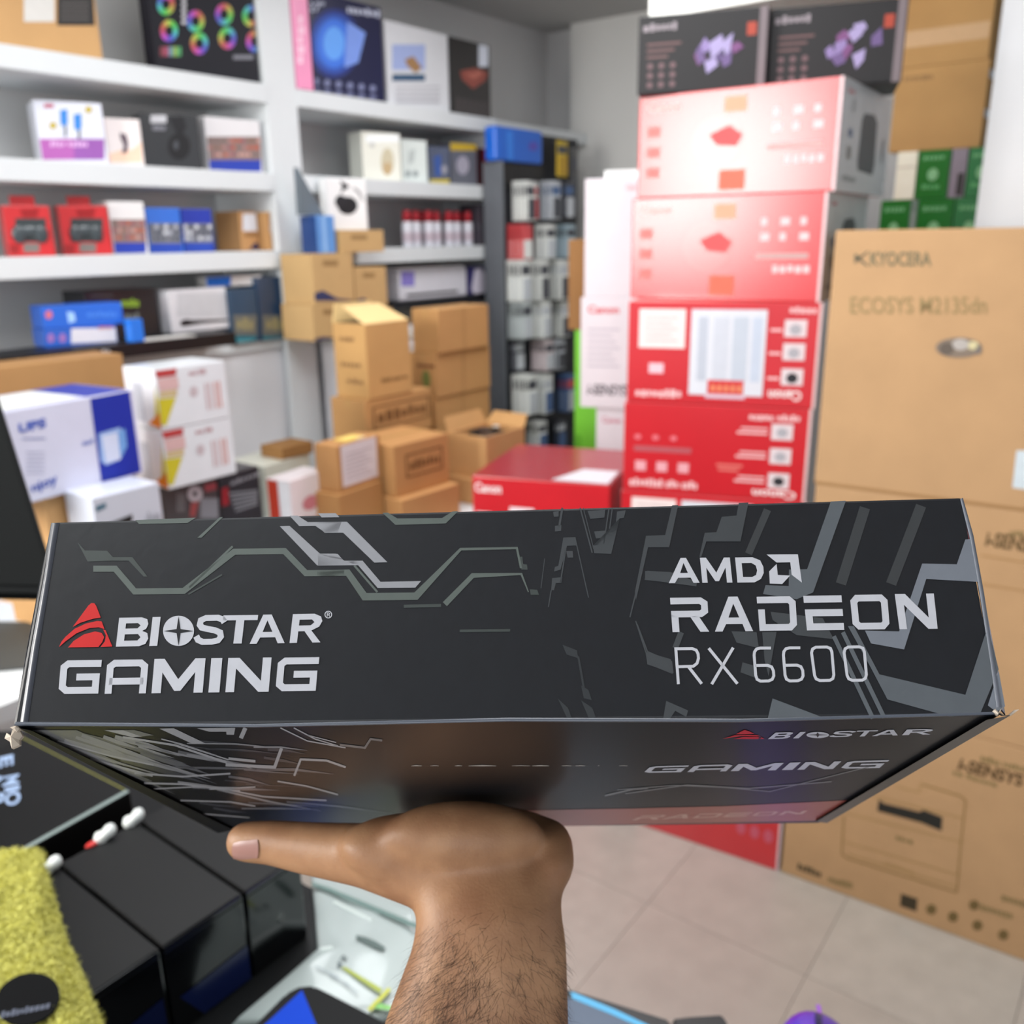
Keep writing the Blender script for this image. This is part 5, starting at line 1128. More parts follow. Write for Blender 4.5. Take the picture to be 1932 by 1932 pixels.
for k in range(64):
    x0 = rs.uniform(60, 560); y0 = 1380 + (x0 - 60) * .05 + rs.uniform(0, 1) * max(6, (x0 - 40) * .46) * .8; L = rs.uniform(60, 220); s_ = rs.uniform(.22, .46) if x0 < 300 else rs.uniform(.0, .22)
    w_ = rs.uniform(1.2, 7) * (1.3 if x0 < 280 else .8); x1 = x0 + L; y1 = y0 + L * s_; xm = (x0 + x1) / 2; ymm = (y0 + y1) / 2 + rs.uniform(-4, 3)
    if y1 > 1372 + (x1 - 40) * .47 - 8 or y1 > 1540: continue
    (ga if k % 3 == 0 else gb_ if k % 3 == 1 else gc).extend(stroke([(x0, y0), (xm, ymm), (x1, y1)], [w_, w_ * 1.2, .5]))
g_shapes('printed_pattern', ga, prn((104, 106, 112), .3), .0001, under); g_shapes('printed_pattern', gb_, prn((72, 74, 80), .3), .00008, under); g_shapes('printed_pattern', gc, prn((150, 152, 158), .3), .00013, under)
# -------- side tuck flaps, torn corners, dark edges
def strip(name, A, Bp, m, dz0=0.0, dz1=.005, thick=.0008):
    a = [loc(face(*p) + EZ * dz0) for p in A]; b = [loc(face(*p) + EZ * dz1) for p in Bp]; n = len(a)
    off = (c2w(EZ) - EYEP) * thick
    V = a + b + [v + off for v in a] + [v + off for v in b]; F = []
    for i in range(n - 1): F += [(i, i + 1, n + i + 1, n + i), (2 * n + i, 3 * n + i, 3 * n + i + 1, 2 * n + i + 1), (n + i, n + i + 1, 3 * n + i + 1, 3 * n + i), (i, 2 * n + i, 2 * n + i + 1, i + 1)]
    return mesh(name, V, F, m, gb, True)
FL = M((176, 172, 186), .25, .5, .3)
sf1 = strip('side_flap', [(1815, 939), (1835, 1010), (1855, 1120), (1873, 1240), (1888, 1335)], [(1828, 941), (1854, 1003), (1884, 1108), (1908, 1228), (1926, 1331)], FL, .0004, .010)
fe = strip('flap_edge', [(1828, 941), (1854, 1003), (1884, 1108), (1908, 1228), (1926, 1331)], [(1831, 942), (1857, 1002), (1888, 1106), (1911, 1226), (1930, 1331)], M((120, 114, 112), .6), .010, .0115); fe.parent = sf1
strip('flap_crease', [(1812, 942), (1830, 1015), (1849, 1122), (1867, 1242), (1880, 1335)], [(1816, 940), (1836, 1011), (1856, 1120), (1874, 1240), (1889, 1335)], M((108, 112, 122), .25, .5, .3), -.0003, -.0003)
sf2 = strip('side_flap', [(96, 985), (76, 1085), (50, 1220), (26, 1368)], [(90, 987), (66, 1085), (36, 1220), (7, 1360)], M((96, 98, 104), .3, .5, .3), .0003, .007)
fe = strip('flap_edge', [(90, 987), (66, 1085), (36, 1220), (7, 1360)], [(86, 988), (60, 1086), (29, 1222), (2, 1362)], M((172, 146, 120), .7), .007, .008); fe.parent = sf2
strip('flap_crease', [(98, 987), (84, 1085), (60, 1220), (38, 1368)], [(112, 987), (96, 1085), (74, 1220), (52, 1368)], M((70, 74, 84), .3, .5, .3), -.00013, -.00013)
TORN = M((206, 192, 176), .85, .2, 0, .08, 300)
def crumple(name, pts, d0, amp, sd):
    rnd = random.Random(sd); cx = sum(p[0] for p in pts) / len(pts); cy = sum(p[1] for p in pts) / len(pts)
    V = [loc(face(cx, cy) + EZ * (d0 - amp))] + [loc(face(*p) + EZ * (d0 + rnd.uniform(-amp, amp))) for p in pts]; n = len(pts)
    V2 = [v + (c2w(EZ) - EYEP) * .0012 for v in V]
    F = [(0, 1 + i, 1 + (i + 1) % n) for i in range(n)]; F += [tuple(n + 1 + k for k in f[::-1]) for f in F] + [(1 + i, n + 2 + i, n + 2 + (i + 1) % n, 1 + (i + 1) % n) for i in range(n)]
    return mesh(name, V + V2, F, TORN, gb)
crumple('torn_corner', [(2, 1378), (10, 1384), (20, 1376), (30, 1370), (33, 1384), (28, 1392), (29, 1402), (17, 1410), (11, 1396), (1, 1390)], .002, .0012, 2)
crumple('torn_corner', [(18, 1372), (32, 1368), (36, 1374), (30, 1380)], .0, .0006, 5)
strip('curled_corner', [(1886, 1345), (1894, 1350), (1908, 1350), (1922, 1339)], [(1890, 1342), (1897, 1346), (1908, 1346), (1920, 1336)], TORN, -.0004, .002)
strip('curled_corner', [(1872, 1342), (1880, 1352), (1886, 1340)], [(1876, 1338), (1884, 1346), (1890, 1336)], TORN, -.0006, -.0006)
# black edge rails along the two ends of the underside
def rail(name, pts, eps0, m):
    V = [loc(under(x, y, eps0)) for x, y in pts] + [loc(under(x, y, -.004)) for x, y in pts]; n = len(pts)
    F = [tuple(range(n))] + [(i, n + i, n + (i + 1) % n, (i + 1) % n) for i in range(n)]
    return mesh(name, V, F, m, gb)
rail('edge_flap', [(1862, 1358), (1906, 1350), (1560, 1553), (1540, 1550)], .0012, M((20, 20, 23), .3, .5, .2))
rail('edge_flap', [(36, 1374), (58, 1378), (440, 1566), (412, 1572)], .0012, M((12, 12, 14), .5))
strip('front_crease', [(30, 1362), (480, 1366), (960, 1354), (1400, 1356), (1880, 1343)], [(28, 1369), (480, 1372), (960, 1361), (1400, 1362), (1882, 1348)], M((86, 92, 104), .25, .5, .3), -.00016, -.0003)

# ================================================================== THE HAND THAT HOLDS IT
def cp(x, y, z): return Vector(((x - 966) * z / FPX, (y - 966) * z / FPX, z))
def ub(s, d, h): return U0 + EX * s + (E0 - U0).normalized() * d + UN * h       # along the box, into depth, below its underside
PE = (E0 - U0); PD = (cE + cF) / 2 - U0; PDn = PD.normalized()
def ub(s, d, h): return U0 + EX * s + PDn * d + UN * h
hb = bmesh.new()
def cone(p, q, r0, r1, n=18):
    p, q = c2w(p), c2w(q); d = q - p; L = d.length; k = max(2, int(L / .003))
    for (a, ra) in [(p.lerp(q, i / k), r0 + (r1 - r0) * i / k) for i in range(k + 1)]:
        bmesh.ops.create_icosphere(hb, subdivisions=2, radius=ra, matrix=Matrix.Translation(a))
def ellip(p, ax, ay, az, X=None, Y=None):
    X = (c2w(X or Vector((1, 0, 0))) - EYEP).normalized(); Y = (c2w(Y or Vector((0, 1, 0))) - EYEP); Y = (Y - X * Y.dot(X)).normalized(); Z = X.cross(Y)
    m = Matrix.Translation(c2w(p)) @ Matrix((X, Y, Z)).transposed().to_4x4() @ Matrix.Diagonal((ax, ay, az, 1))
    bmesh.ops.create_icosphere(hb, subdivisions=3, radius=1, matrix=m)
# forearm: tapered, oval (three parallel rods), wrist up to the heel of the hand
def oval_limb(P, n=26):
    """P: (centre px x, px y, depth, half width px, half thickness m)"""
    for (a, b) in zip(P[:-1], P[1:]):
        k = 7
        for i in range(k + 1):
            t = i / k; x, y, z, hw, ht = [a[j] + (b[j] - a[j]) * t for j in range(5)]
            ellip(cp(x, y, z), hw * z / FPX, .012, ht)
oval_limb([(905, 1572, .394, 158, .0135), (900, 1592, .388, 172, .0165), (904, 1620, .381, 172, .0185), (912, 1650, .375, 158, .0190), (920, 1684, .370, 143, .0190), (924, 1716, .366, 138, .0195), (924, 1790, .362, 148, .0215), (910, 1870, .360, 164, .0240), (898, 1940, .358, 178, .0262), (884, 2060, .356, 190, .029), (866, 2220, .352, 200, .032), (852, 2380, .35, 205, .034)])
# palm: broad slab along the underside
for d in np.linspace(.125, .200, 7):
    hw = .034 + .006 * (d - .118) / .08
    ellip(ub(-.020, d, .0165), hw, .0145, .016, EX, UN)
ellip(cp(795, 1588, .383), .033, .0115, .0175, Vector((1, .05, .1)), Vector((-.05, 1, 0)))   # thenar mound
ellip(cp(770, 1612, .382), .030, .0135, .0175, Vector((1, .20, .1)), Vector((-.2, 1, 0)))
ellip(cp(1036, 1596, .385), .0105, .0105, .018); ellip(cp(1040, 1622, .381), .0100, .0120, .018)   # little-finger side
# thumb
th = [cp(800, 1640, .378), cp(690, 1613, .391), cp(580, 1600, .403), cp(512, 1589, .410), cp(462, 1588, .414)]
for (p, q, r0, r1) in ((th[0], th[1], .0165, .0140), (th[1], th[2], .0140, .0118), (th[2], th[3], .0118, .0104), (th[3], th[4], .0104, .0096)): cone(p, q, r0, r1)
# four fingers under the box, each with its own length and a slight curl against the back edge
for s, L, r in ((-.050, .062, .0086), (-.030, .072, .0090), (-.010, .067, .0087), (.008, .052, .0076)):
    a = ub(s, .196, .0145); b = ub(s * 1.05 - .001, .196 + L * .48, .0125); c_ = ub(s * 1.08 - .001, .196 + L * .76, .0135); d_ = ub(s * 1.08 - .001, .196 + L, .0165)
    cone(a, b, r * 1.05, r); cone(b, c_, r, r * .93); cone(c_, d_, r * .93, r * .82)
me = bpy.data.meshes.new('arm'); hb.to_mesh(me); hb.free()
arm_tmp = bpy.data.objects.new('arm_tmp', me); C.objects.link(arm_tmp)
md = arm_tmp.modifiers.new('r', 'REMESH'); md.mode = 'VOXEL'; md.voxel_size = .0017
ms = arm_tmp.modifiers.new('s', 'SMOOTH'); ms.factor = .5; ms.iterations = 34
dg = bpy.context.evaluated_depsgraph_get(); dg.update()
am = bpy.data.meshes.new_from_object(arm_tmp.evaluated_get(dg)); bpy.data.objects.remove(arm_tmp)
HO = c2w(cp(900, 1800, .37))
# skin: warm, mottled, with fine creases
def skin_mat():
    m = bpy.data.materials.new('skin'); m.use_nodes = True; nt = m.node_tree; b = nt.nodes['Principled BSDF']
    b.inputs['Roughness'].default_value = .48; b.inputs['Specular IOR Level'].default_value = .4
    b.inputs['Subsurface Weight'].default_value = .12; b.inputs['Subsurface Radius'].default_value = (.006, .0025, .0012)
    tc = nt.nodes.new('ShaderNodeTexCoord'); n1 = nt.nodes.new('ShaderNodeTexNoise'); n1.inputs['Scale'].default_value = 42; n1.inputs['Detail'].default_value = 5
    n2 = nt.nodes.new('ShaderNodeTexNoise'); n2.inputs['Scale'].default_value = 900; n2.inputs['Detail'].default_value = 3
    for n in (n1, n2): nt.links.new(tc.outputs['Object'], n.inputs['Vector'])
    r = nt.nodes.new('ShaderNodeValToRGB'); e = r.color_ramp.elements
    e[0].position = .3; e[0].color = (*lin((152, 108, 78)), 1); e[1].position = .72; e[1].color = (*lin((188, 143, 106)), 1)
    nt.links.new(n1.outputs['Fac'], r.inputs[0]); nt.links.new(r.outputs[0], b.inputs['Base Color'])
    bp = nt.nodes.new('ShaderNodeBump'); bp.inputs['Strength'].default_value = .25; bp.inputs['Distance'].default_value = .0006
    nt.links.new(n2.outputs['Fac'], bp.inputs['Height']); nt.links.new(bp.outputs[0], b.inputs['Normal'])
    return m
am.transform(Matrix.Translation(-HO)); am.materials.clear(); am.materials.append(skin_mat())
am.polygons.foreach_set('use_smooth', [True] * len(am.polygons))
arm = link(bpy.data.objects.new('person', am)); arm.location = HO
tag(arm, 'bare left hand and hairy forearm, palm up, thumb stretched out, holding the black box', 'person')
bvh = BVHTree.FromPolygons([v.co[:] for v in am.vertices], [tuple(p.vertices) for p in am.polygons])
def hit(x, y):
    d = (ray(x, y)).normalized(); h = bvh.ray_cast(EYEP - HO, d)
    return h[0], h[1]
# thumb nail
def nail():
    V, F = [], []; nu, nv = 9, 7
    for j in range(nv):
        for i in range(nu):
            a, b = -1 + 2 * i / (nu - 1), -1 + 2 * j / (nv - 1)
            x = 464 + a * 25 * (1 - .10 * b * b) ; y = 1603 + b * 17 * (1 - .16 * a * a if a < 0 else 1) - a * 2
            p, n = hit(x, y)
            if p is None: p, n = hit(466, 1600)
            V.append(p + n * (.0004 + .0005 * (1 - b * b) * (1 - .6 * a * a)))
    for j in range(nv - 1):
        for i in range(nu - 1): F.append((j * nu + i, (j + 1) * nu + i, (j + 1) * nu + i + 1, j * nu + i + 1))
    return mesh('thumb_nail', V, F, M((170, 126, 116), .3, .5, .15), arm, True)
nail()
# forearm hair: fine tapering strands
rnd = random.Random(3); V, F = [], []
def strand(p, n, d, L, w_):
    side = d.cross(n).normalized() * w_; b = len(V)
    m1 = p + d * L * .5 + n * L * .16; m2 = p + d * L + n * L * .12
    V.extend([p - side, p + side, m1 + side * .8, m1 - side * .8, m2]); F.extend([(b, b + 1, b + 2, b + 3), (b + 3, b + 2, b + 4)])
dn = (-UP); made = 0
while made < 1300:
    y = 1690 + 260 * rnd.random() ** .75; x = rnd.uniform(735, 1085)
    dens = .25 + .75 * max(0, 1 - abs((x - 850) / 90.0)) if x > 800 else 1.0
    if x > 1045: dens = .8
    dens *= min(1, max(.05, (y - 1690) / 130.0))
    if rnd.random() > dens: continue
    p, n = hit(x, y)
    if p is None: continue
    t = RT * rnd.uniform(-1.0, .4) * (1 if x < 950 else -1.0) - UP * rnd.uniform(.1, 1.0)
    t = (t - n * t.dot(n))
    if t.length < .1: continue
    strand(p, n, (t.normalized() + n * rnd.uniform(.05, .45)).normalized(), rnd.uniform(.004, .0105), (.00003 + .00002 * rnd.random())); made += 1
hr = mesh('arm_hair', V, F, M((44, 30, 22), .5), arm); hr['kind'] = 'stuff'

# ================================================================== NEAR COUNTER AT THE LEFT AND WHAT LIES ON IT
CZ = .90
def extr(name, pts, z0, z1, m, parent=None, bev=0.0):
    """flat slab with that plan outline (world x, y)"""
    bm = bmesh.new(); lo = [bm.verts.new((x, y, z0)) for x, y in pts]; f = bm.faces.new(lo)
    r = bmesh.ops.extrude_face_region(bm, geom=[f]); 
    for v in r['geom']:
        if isinstance(v, bmesh.types.BMVert): v.co.z = z1
    bmesh.ops.recalc_face_normals(bm, faces=bm.faces)
    if bev: bmesh.ops.bevel(bm, geom=list(bm.edges), offset=bev, segments=3, affect='EDGES')
    return bm_obj(name, bm, m, parent)
ctr = bpy.data.objects.new('sales_counter', None); link(ctr)
tag(ctr, 'dark grey sales counter along the lower left with goods on it', 'counter')
extr('countertop', [(-1.7, .28), (.40, .28), (.40, .612), (.19, .628), (.045, .672), (-.118, .786), (-.245, .862), (-.48, 1.21), (-1.7, 1.21)], CZ - .03, CZ, M((18, 20, 21), .5, .2), ctr, .002)
extr('front_panel', [(-1.6, .34), (.34, .34), (.34, .58), (.05, .62), (-.14, .73), (-.27, .82), (-.50, 1.15), (-1.6, 1.15)], 0, CZ - .0305, M((92, 94, 96), .5), ctr)
# three glossy black cartons side by side
GBK = M((9, 10, 12), .16, .5, .6, .04, 10, 0, 0, 0, None, 0, 0, .06)
GTOP = M((11, 12, 13), .5, .25, 0.0, .08, 60)
p1 = onz(457, 1688, 1.0); LF = Frame((p1.x, p1.y), 38)
TZ = 1.0
def black_carton(label, u0, u1, d_=.186):
    o = bx('black_carton', label, 'carton', LF.at(u0, 0, CZ + .0005), LF.rot, u1 - u0, d_, TZ - CZ - .0005, GBK, None, .002)
    w_, h_ = u1 - u0, TZ - CZ - .0005
    box_part('lid', -w_ / 2 + .001, w_ / 2 - .001, -d_ / 2 + .001, d_ / 2 - .001, h_ + .0001, h_ + .0016, GTOP, o, .0006)
    panel(o, 'front', .01, .93, .99, .945, M((24, 26, 28), .3), 'lid_fold', .0004)
    return o
bc1 = black_carton('black glossy carton with one white plug, rearmost of three in a row', .003, .070)
bc2 = black_carton('black glossy carton with white plug and red bit, middle of three', -.0845, .0)
bc3 = black_carton('black glossy carton with one white plug, partly under the yellow towel', -.172, -.0875)
spoly(bc2, 'front', [(.35, .02), (.98, .02), (.98, .42), (.1, .38)], M((16, 26, 66), .2), 'printed_panel')
spoly(bc3, 'front', [(.1, .02), (.95, .02), (.95, .5), (.2, .42)], M((14, 22, 56), .2), 'printed_panel')
PLW = M((222, 226, 224), .35, .4)
def plug(o, x, y, red=False):
    p = onz(x, y, TZ + .004); M4 = BOX[o.name][0]; q = M4.inverted() @ p
    bm = bmesh.new()
    prof = [(-.0095, -.004), (-.004, -.0062), (.0, -.0046), (.005, -.0066), (.0102, -.0035), (.0104, .003), (.004, .0052), (.001, .0026), (-.003, .0062), (-.008, .004), (-.0102, .0)]
    vs = [bm.verts.new((a, b, 0)) for a, b in prof]; f = bm.faces.new(vs); r = bmesh.ops.extrude_face_region(bm, geom=[f])
    for v in r['geom']:
        if isinstance(v, bmesh.types.BMVert): v.co.z = .006
    bmesh.ops.recalc_face_normals(bm, faces=bm.faces); bmesh.ops.bevel(bm, geom=list(bm.edges), offset=.0011, segments=2, affect='EDGES')
    bmesh.ops.transform(bm, matrix=Matrix.Translation((q.x, q.y, q.z + .0035)) @ Matrix.Rotation(.95, 4, Vector((.8, -.6, 0))) @ Matrix.Scale(1.2, 4) @ Matrix.Translation((0, 0, -.003)), verts=bm.verts)
    bm_obj('handle_plug', bm, PLW, o, True)
    if red:
        bm = bmesh.new(); bmesh.ops.create_uvsphere(bm, u_segments=14, v_segments=8, radius=1, matrix=Matrix.Translation((q.x - .0135, q.y + .001, q.z - .001)) @ Matrix.Diagonal((.0075, .0042, .0022, 1)))
        bm_obj('red_tab', bm, M((196, 34, 28), .35), o, True)
plug(bc3, 94, 1640); plug(bc2, 198, 1579, True); plug(bc1, 252, 1549)
# big black carton behind with pale blue lettering, silver front edge
K = onz(246, 1494, TZ); K2 = onz(40, 1610, TZ); KH = math.degrees(math.atan2(K.x - K2.x, K.y - K2.y))
KF = Frame((K.x, K.y), KH)
yl_ = onz(30, 1393, TZ); dep = min(.36, max(.12, (yl_ - KF.at(0, 0, TZ)).dot(-KF.n)))
bb = bx('black_carton', 'large black carton with pale blue lettering and silver front edge', 'carton', KF.at(-.25, 0, CZ + .0005), KF.rot, .25, dep, TZ - CZ - .0005, M((8, 9, 10), .5, .2))
panel(bb, 'top', .2, .004, .998, .03, M((126, 140, 138), .35), 'silver_edge')
panel(bb, 'top', .9925, .035, .9965, .995, M((150, 148, 70), .4), 'yellow_edge')
BLT = ink((150, 172, 206))
for ch, cx, cy, hw, hh, a in (('E', 12, 1436, 13, 10, 0), ('M', 20, 1472, 16, 9, 0), ('I', 23, 1488, 14, 4, 0), ('O', 24, 1506, 15, 13, 0), ('A', -4, 1470, 12, 10, 0), ('R', -6, 1510, 14, 12, 0)):
    co, f = text_geo(ch, .03, 0)
    pts = [fpx(bb, 'top', cx + (2 * b - 1) * hw, cy + (2 * a_ - 1) * hh + (2 * b - 1) * -3, .0008) for a_, b in co]
    mesh('printed_lettering', pts, f, BLT, bb)
# monitor at the far left
mz = .92
mA, mB, mC_, mD = ccam(-260, 560, 1.02), ccam(-8, 738, 1.06), ccam(112, 1120, .98), ccam(-260, 1112, .93)
mn = (mB - mC_).cross(mD - mC_).normalized()
if mn.dot(EYEP - mC_) < 0: mn = -mn
mA = mA - mn * (mA - mC_).dot(mn)
mo = bpy.data.objects.new('monitor', None); link(mo); ms0 = (mC_ + mD) / 2; mo.location = (ms0.x, ms0.y, CZ)
tag(mo, 'black tilted monitor cut off at the left edge above the papers', 'monitor')
MO = Vector(mo.location)
def slab3(name, q, n, t, m, parent, O, inset=0.0):
    c = sum(q, Vector()) / 4; q = [p + (c - p) * inset for p in q]
    V = [p - O for p in q] + [p - O - n * t for p in q]
    return mesh(name, V, [(0, 1, 2, 3), (7, 6, 5, 4), (0, 4, 5, 1), (1, 5, 6, 2), (2, 6, 7, 3), (3, 7, 4, 0)], m, parent)
slab3('housing', [mA, mB, mC_, mD], mn, .022, M((8, 11, 12), .6, .2), mo, MO)
slab3('screen', [p + mn * .0015 for p in (mA, mB, mC_, mD)], mn, .001, M((5, 8, 8), .6, .2), mo, MO, .06)
cyl('stand_post', ms0 - mn * .03 - MO + Vector((-.16, .05, .05)), Vector((-.34, .14, .012)), .02, M((18, 19, 20), .5), mo, 16)
cyl('stand_foot', Vector((-.34, .14, .0005)), Vector((-.34, .14, .012)), .09, M((18, 19, 20), .5), mo, 32)
# papers and grey desk mat beyond the monitor
pz = CT + .0005
def pxy(x, y, z): p = onz(x, y, z); return (p.x, p.y)
pp = extr('paper_pad', [pxy(-140, 1168, pz), pxy(30, 1170, pz), pxy(62, 1158, pz), pxy(60, 1136, pz), pxy(-120, 1130, pz)], pz, pz + .04, M((216, 222, 234), .5), None, .001); tag(pp, 'pale white paper pad under the monitor at the left edge', 'paper')
pts = [(onz(x, y, pz + .0405)) for x, y in ((-60, 1122), (14, 1126), (24, 1112), (-40, 1108))]
mesh('printed_panel', [tuple(p) for p in pts], [(0, 1, 2, 3)], ink((150, 186, 226)), pp)
dm = extr('desk_mat', [pxy(-200, 1286, pz), pxy(60, 1262, pz), pxy(82, 1176, pz), pxy(-150, 1174, pz)], pz, pz + .004, M((64, 68, 68), .6), None, .001); tag(dm, 'grey desk mat lying in front of the white paper pad', 'mat')

# plastic bag with a white card inside
bgz = CZ + .001
out = [(586, 1647), (655, 1662), (740, 1690), (800, 1722), (806, 1772), (786, 1850), (752, 1932), (650, 1932), (540, 1932), (436, 1936), (520, 1862), (598, 1797), (592, 1720)]
wv = [onz(x, y, bgz) for x, y in out]
bgO = sum(wv, Vector()) / len(wv)
bag = bpy.data.objects.new('plastic_bag', None); link(bag); bag.location = (bgO.x, bgO.y, bgz)
tag(bag, 'clear plastic bag with white header card and green strip on the counter', 'bag')
BO = Vector(bag.location)
cen = Vector((0, 0, 0)); rings = []
for k, t in enumerate((1.0, .93, .8, .6, .35)):
    rings.append([(p - BO) * t + Vector((0, 0, (.0, .004, .006, .0072, .008)[k] + (.0012 * math.sin(i * 2.3 + k) if k else 0))) for i, p in enumerate(wv)])
n = len(wv); V = [v for r_ in rings for v in r_] + [Vector((0, 0, .008))]; F = []
for k in range(4):
    for i in range(n): F.append((k * n + i, k * n + (i + 1) % n, (k + 1) * n + (i + 1) % n, (k + 1) * n + i))
for i in range(n): F.append((4 * n + i, 4 * n + (i + 1) % n, 5 * n))
F.append(tuple(range(n))[::-1])
mesh('card', V, F, M((176, 188, 186), .3, .5, .4, .03, 30, 0, 0, 0, None, 0, 0, .08), bag, True)
def bagpoly(pts, m, name, z=.0100): return mesh(name, [onz(x, y, bgz + z) - BO for x, y in pts], [tuple(range(len(pts)))], m, bag)
TG = M((92, 122, 116), .4)
bagpoly([(588, 1664), (620, 1674), (790, 1744), (784, 1752), (616, 1681), (588, 1671)], TG, 'seal_line')
bagpoly([(672, 1764), (690, 1768), (700, 1772), (709, 1776), (728, 1788), (722, 1794), (700, 1786), (672, 1771)], M((76, 96, 92), .5), 'hang_hole')
bagpoly([(643, 1826), (652, 1824), (722, 1866), (717, 1874)], M((158, 172, 50), .4), 'green_strip')
bagpoly([(733, 1862), (738, 1868), (700, 1908), (692, 1904)], M((186, 190, 46), .4), 'yellow_strip')
bagpoly([(712, 1892), (740, 1898), (736, 1906), (706, 1902)], M((120, 190, 90), .4), 'green_panel')
for k in range(3): bagpoly([(596 + k * 26, 1822 + k * 15), (640 + k * 18, 1842 + k * 15), (639 + k * 18, 1844 + k * 15), (595 + k * 26, 1824 + k * 15)], M((150, 164, 170), .5), 'printed_lettering')
co, f = text_geo('4.5', .03, 0); q = [(632, 1823), (641, 1828), (656, 1806), (647, 1800)]
mesh('printed_lettering', [onz(*bil([q[0], q[3], q[2], q[1]], a, b), bgz + .0102) - BO for a, b in co], f, M((96, 110, 112), .5), bag)
for a, b, r_ in (((642, 1690), (716, 1726), .0032), ((630, 1704), (702, 1740), .003), ((604, 1795), (628, 1792), .004)):
    cyl('bag_fold', onz(*a, bgz + .006) - BO, onz(*b, bgz + .006) - BO, r_, M((222, 234, 230), .12, .6, .5), bag, 10)
# black padded case with a blue triangle, lying over the bag
cz0, cz1 = bgz + .0112, bgz + .030
oc = [(420, 1990), (470, 1938), (510, 1898), (540, 1868), (562, 1857), (590, 1854), (612, 1864), (690, 1904), (770, 1948), (800, 2000), (760, 2060), (520, 2080)]
case = extr('padded_case', [pxy(x, y, cz1) for x, y in oc], cz0, cz1, M((8, 10, 12), .6, .2), None, .004); tag(case, 'black rounded case with blue triangle print in front of the plastic bag', 'case')
mesh('blue_triangle', [onz(x, y, cz1 + .0004) for x, y in ((468, 1962), (570, 1868), (604, 1950), (620, 1990), (500, 1990))], [(0, 1, 2, 3, 4)], M((2, 62, 190), .6, .15), case)
# slim black tablet with a blue edge, right of the arm
tz0, tz1 = CZ + .0005, CZ + .022
tb2 = extr('tablet', [pxy(x, y, tz1) for x, y in ((1040, 1858), (1080, 1866), (1140, 1884), (1262, 1922), (1290, 1990), (1180, 2040), (1030, 2010))], tz0, tz1, M((14, 17, 18), .4), None, .002); tag(tb2, 'slim black tablet with slate blue screen and cyan edge beside the arm', 'tablet')
mesh('screen', [onz(x, y, tz1 + .0004) for x, y in ((1046, 1876), (1080, 1884), (1150, 1912), (1215, 1940), (1200, 1990), (1046, 1990))], [(0, 1, 2, 3, 4, 5)], M((78, 92, 112), .25), tb2)
mesh('cyan_edge', [onz(x, y, tz1 + .0006) for x, y in ((1076, 1872), (1082, 1872), (1160, 1904), (1232, 1938), (1222, 1944), (1152, 1913), (1080, 1884))], [(0, 1, 2, 3, 4, 5, 6)], M((70, 160, 205), .3), tb2)
sm = extr('small_black_box', [pxy(x, y, CZ + .016) for x, y in ((1268, 1920), (1300, 1916), (1362, 1912), (1374, 1930), (1380, 1990), (1290, 1990))], CZ + .0005, CZ + .016, M((14, 16, 17), .4), None, .002); tag(sm, 'small black box between the tablet and the purple mouse', 'box')
panel_pts = [onz(x, y, CZ + .0164) for x, y in ((1300, 1940), (1350, 1936), (1354, 1960), (1300, 1964))]
mesh('printed_panel', panel_pts, [(0, 1, 2, 3)], M((40, 42, 46), .5), sm)
# purple glossy mouse
bm = bmesh.new(); pc = onz(1530, 1945, CZ + .012)
bmesh.ops.create_uvsphere(bm, u_segments=28, v_segments=16, radius=1)
for v in bm.verts:
    v.co = Vector((v.co.x * .036, v.co.y * .052 - .012, max(v.co.z, -.35) * .022 + .0079))
mo2 = bm_obj('computer_mouse', bm, M((72, 44, 172), .3, .5, .4), None, True); mo2.location = (pc.x, pc.y - .018, CZ + .0005); mo2.rotation_euler = (0, 0, -.25)
tag(mo2, 'purple glossy computer mouse at the bottom of the picture', 'mouse')
bm = bmesh.new(); bmesh.ops.create_cone(bm, cap_ends=True, segments=16, radius1=.006, radius2=.006, depth=.005, matrix=Matrix.Translation((0, .012, .030)) @ Matrix.Rotation(math.pi / 2, 4, 'Y'))
bm_obj('scroll_wheel', bm, M((40, 30, 70), .5), mo2)
mesh('side_stripe', [(.0, .036, .0245), (.004, .036, .0242), (.004, .022, .0282), (.0, .022, .0285)], [(0, 1, 2, 3)], M((150, 90, 200), .3), mo2)

# ================================================================== YELLOW FLUFFY TOWEL
def towel_edge(y):
    P = [(1604, 60), (1612, 76), (1640, 78), (1700, 96), (1780, 118), (1850, 150), (1932, 182), (2000, 205)]
    for (y0, x0), (y1, x1) in zip(P[:-1], P[1:]):
        if y0 <= y <= y1: return x0 + (x1 - x0) * (y - y0) / (y1 - y0)
    return P[0][1] if y < 1604 else P[-1][1]
nu, nv = 34, 46; V, F = [], []
TB = TZ + .007
def tsurf(x, y, e):
    h = .016 * min(1, e * 6) + .003 * noise.noise(Vector((x * .02, y * .02, 0))) + (-.004 if abs((x - (95 + (y - 1780) * .36))) < 8 and y > 1720 else 0)
    return onz(x, y, TB + max(.0005, h))
for j in range(nv):
    y = 1606 + (2010 - 1606) * j / (nv - 1)
    xr = towel_edge(y); xl = -160 if y > 1640 else -160 + (1640 - y) * 4
    for i in range(nu):
        t = i / (nu - 1); x = xr + (xl - xr) * t ** 1.3
        V.append(tsurf(x, y, min(t, (j + .3) / nv)))
top_n = len(V); V += [Vector((v.x, v.y, TB - .0015)) for v in V]
for j in range(nv - 1):
    for i in range(nu - 1):
        a = j * nu + i; F.append((a, a + 1, a + nu + 1, a + nu)); F.append((top_n + a, top_n + a + nu, top_n + a + nu + 1, top_n + a + 1))
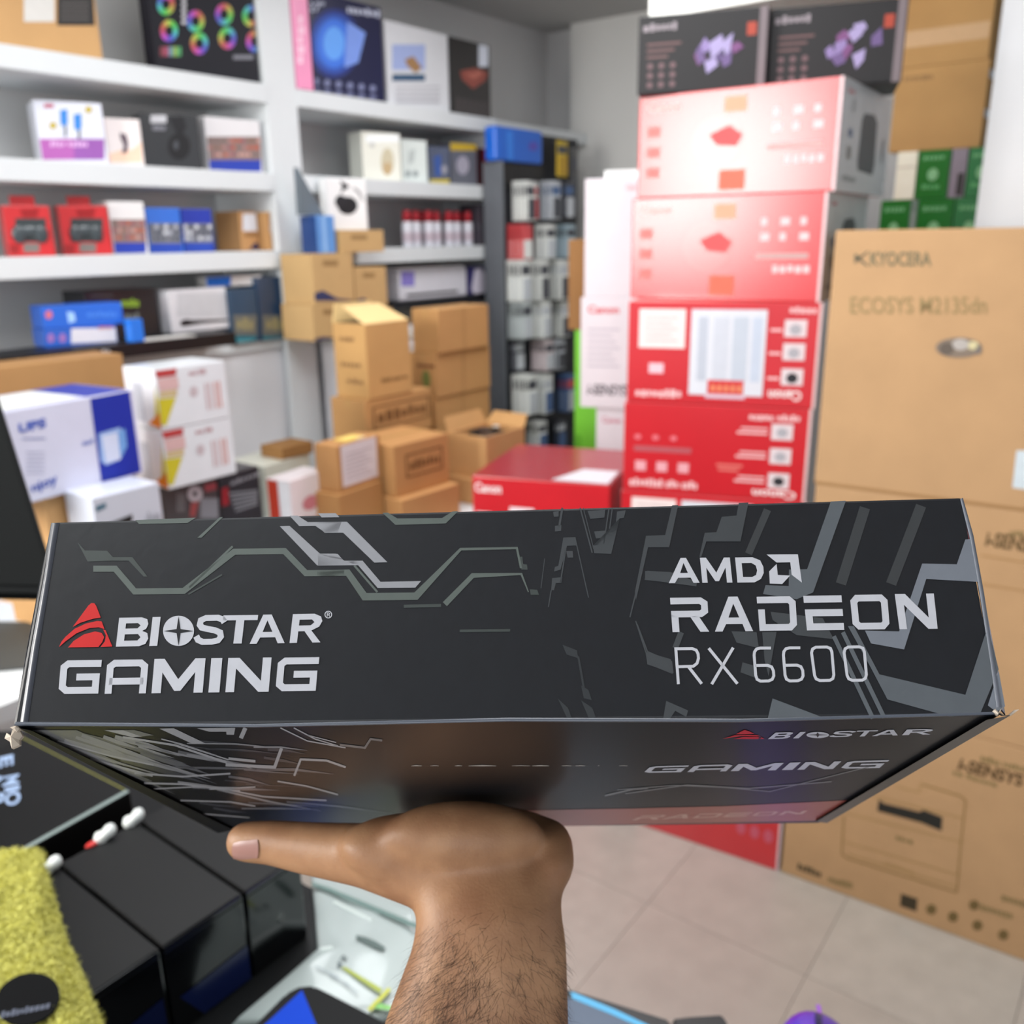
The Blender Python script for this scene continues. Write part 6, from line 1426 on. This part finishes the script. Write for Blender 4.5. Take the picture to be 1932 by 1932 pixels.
ring = [i for i in range(nu)] + [j * nu + nu - 1 for j in range(1, nv)] + [(nv - 1) * nu + i for i in range(nu - 2, -1, -1)] + [j * nu for j in range(nv - 2, 0, -1)]
for a, b in zip(ring, ring[1:] + ring[:1]): F.append((a, top_n + a, top_n + b, b))
TO = sum((Vector(v) for v in V), Vector()) / len(V); TO.z = TB - .0015
YM = M((214, 208, 110), .9, .2, 0, .14, 120, .6)
tw = mesh('towel', [Vector(v) - TO for v in V], F, YM, None, True); tw.location = TO
tag(tw, 'yellow fluffy towel with a black oval label over the black cartons', 'towel')
rnd = random.Random(11); FV, FF = [], []
tv = [Vector(v) for v in V[:top_n]]
for k in range(26000):
    j = rnd.randrange(nv - 1); i = int((rnd.random() ** 1.6) * (nu - 1)); a = j * nu + i
    u, v_ = rnd.random(), rnd.random()
    p = tv[a].lerp(tv[a + 1], u).lerp(tv[a + nu].lerp(tv[a + nu + 1], u), v_) - TO
    d = Vector((rnd.uniform(-1, 1) + (.7 if i == 0 else 0), rnd.uniform(-1, 1), rnd.uniform(.15, 1.0) if i else rnd.uniform(-.3, .9))).normalized()
    L = rnd.uniform(.004, .009); s = d.cross(Vector((rnd.uniform(-1, 1), rnd.uniform(-1, 1), .3))).normalized() * .0005
    b = len(FV); kx = p + d * L * .6; e = kx + Vector((rnd.uniform(-1, 1), rnd.uniform(-1, 1), rnd.uniform(-.6, .6))).normalized() * L * .55
    FV += [p - s, p + s, kx + s, kx - s, e]; FF += [(b, b + 1, b + 2, b + 3), (b + 3, b + 2, b + 4)]
fz = mesh('pile', FV, FF, M((216, 213, 122), .9, .15, 0, .2, 60), tw); fz['kind'] = 'stuff'
lv = []
for k in range(40):
    a = 2 * math.pi * k / 40; x, y = 62 * math.cos(a), 47 * math.sin(a); c, s = math.cos(-.32), math.sin(-.32)
    lv.append(onz(52 + x * c - y * s, 1884 + x * s + y * c, TB + .0235) - TO)
mesh('oval_label', lv + [v - Vector((0, 0, .002)) for v in lv], [tuple(range(40))] + [(i, 40 + i, 40 + (i + 1) % 40, (i + 1) % 40) for i in range(40)], M((7, 8, 10), .9, .15), tw)
co, f = text_geo('microfiber', .01, .25)
mesh('printed_lettering', [onz(*bil([(0, 1922), (92, 1902), (96, 1890), (4, 1908)], a, b), TB + .0241) - TO for a, b in co], f, M((78, 84, 100), .6), tw)
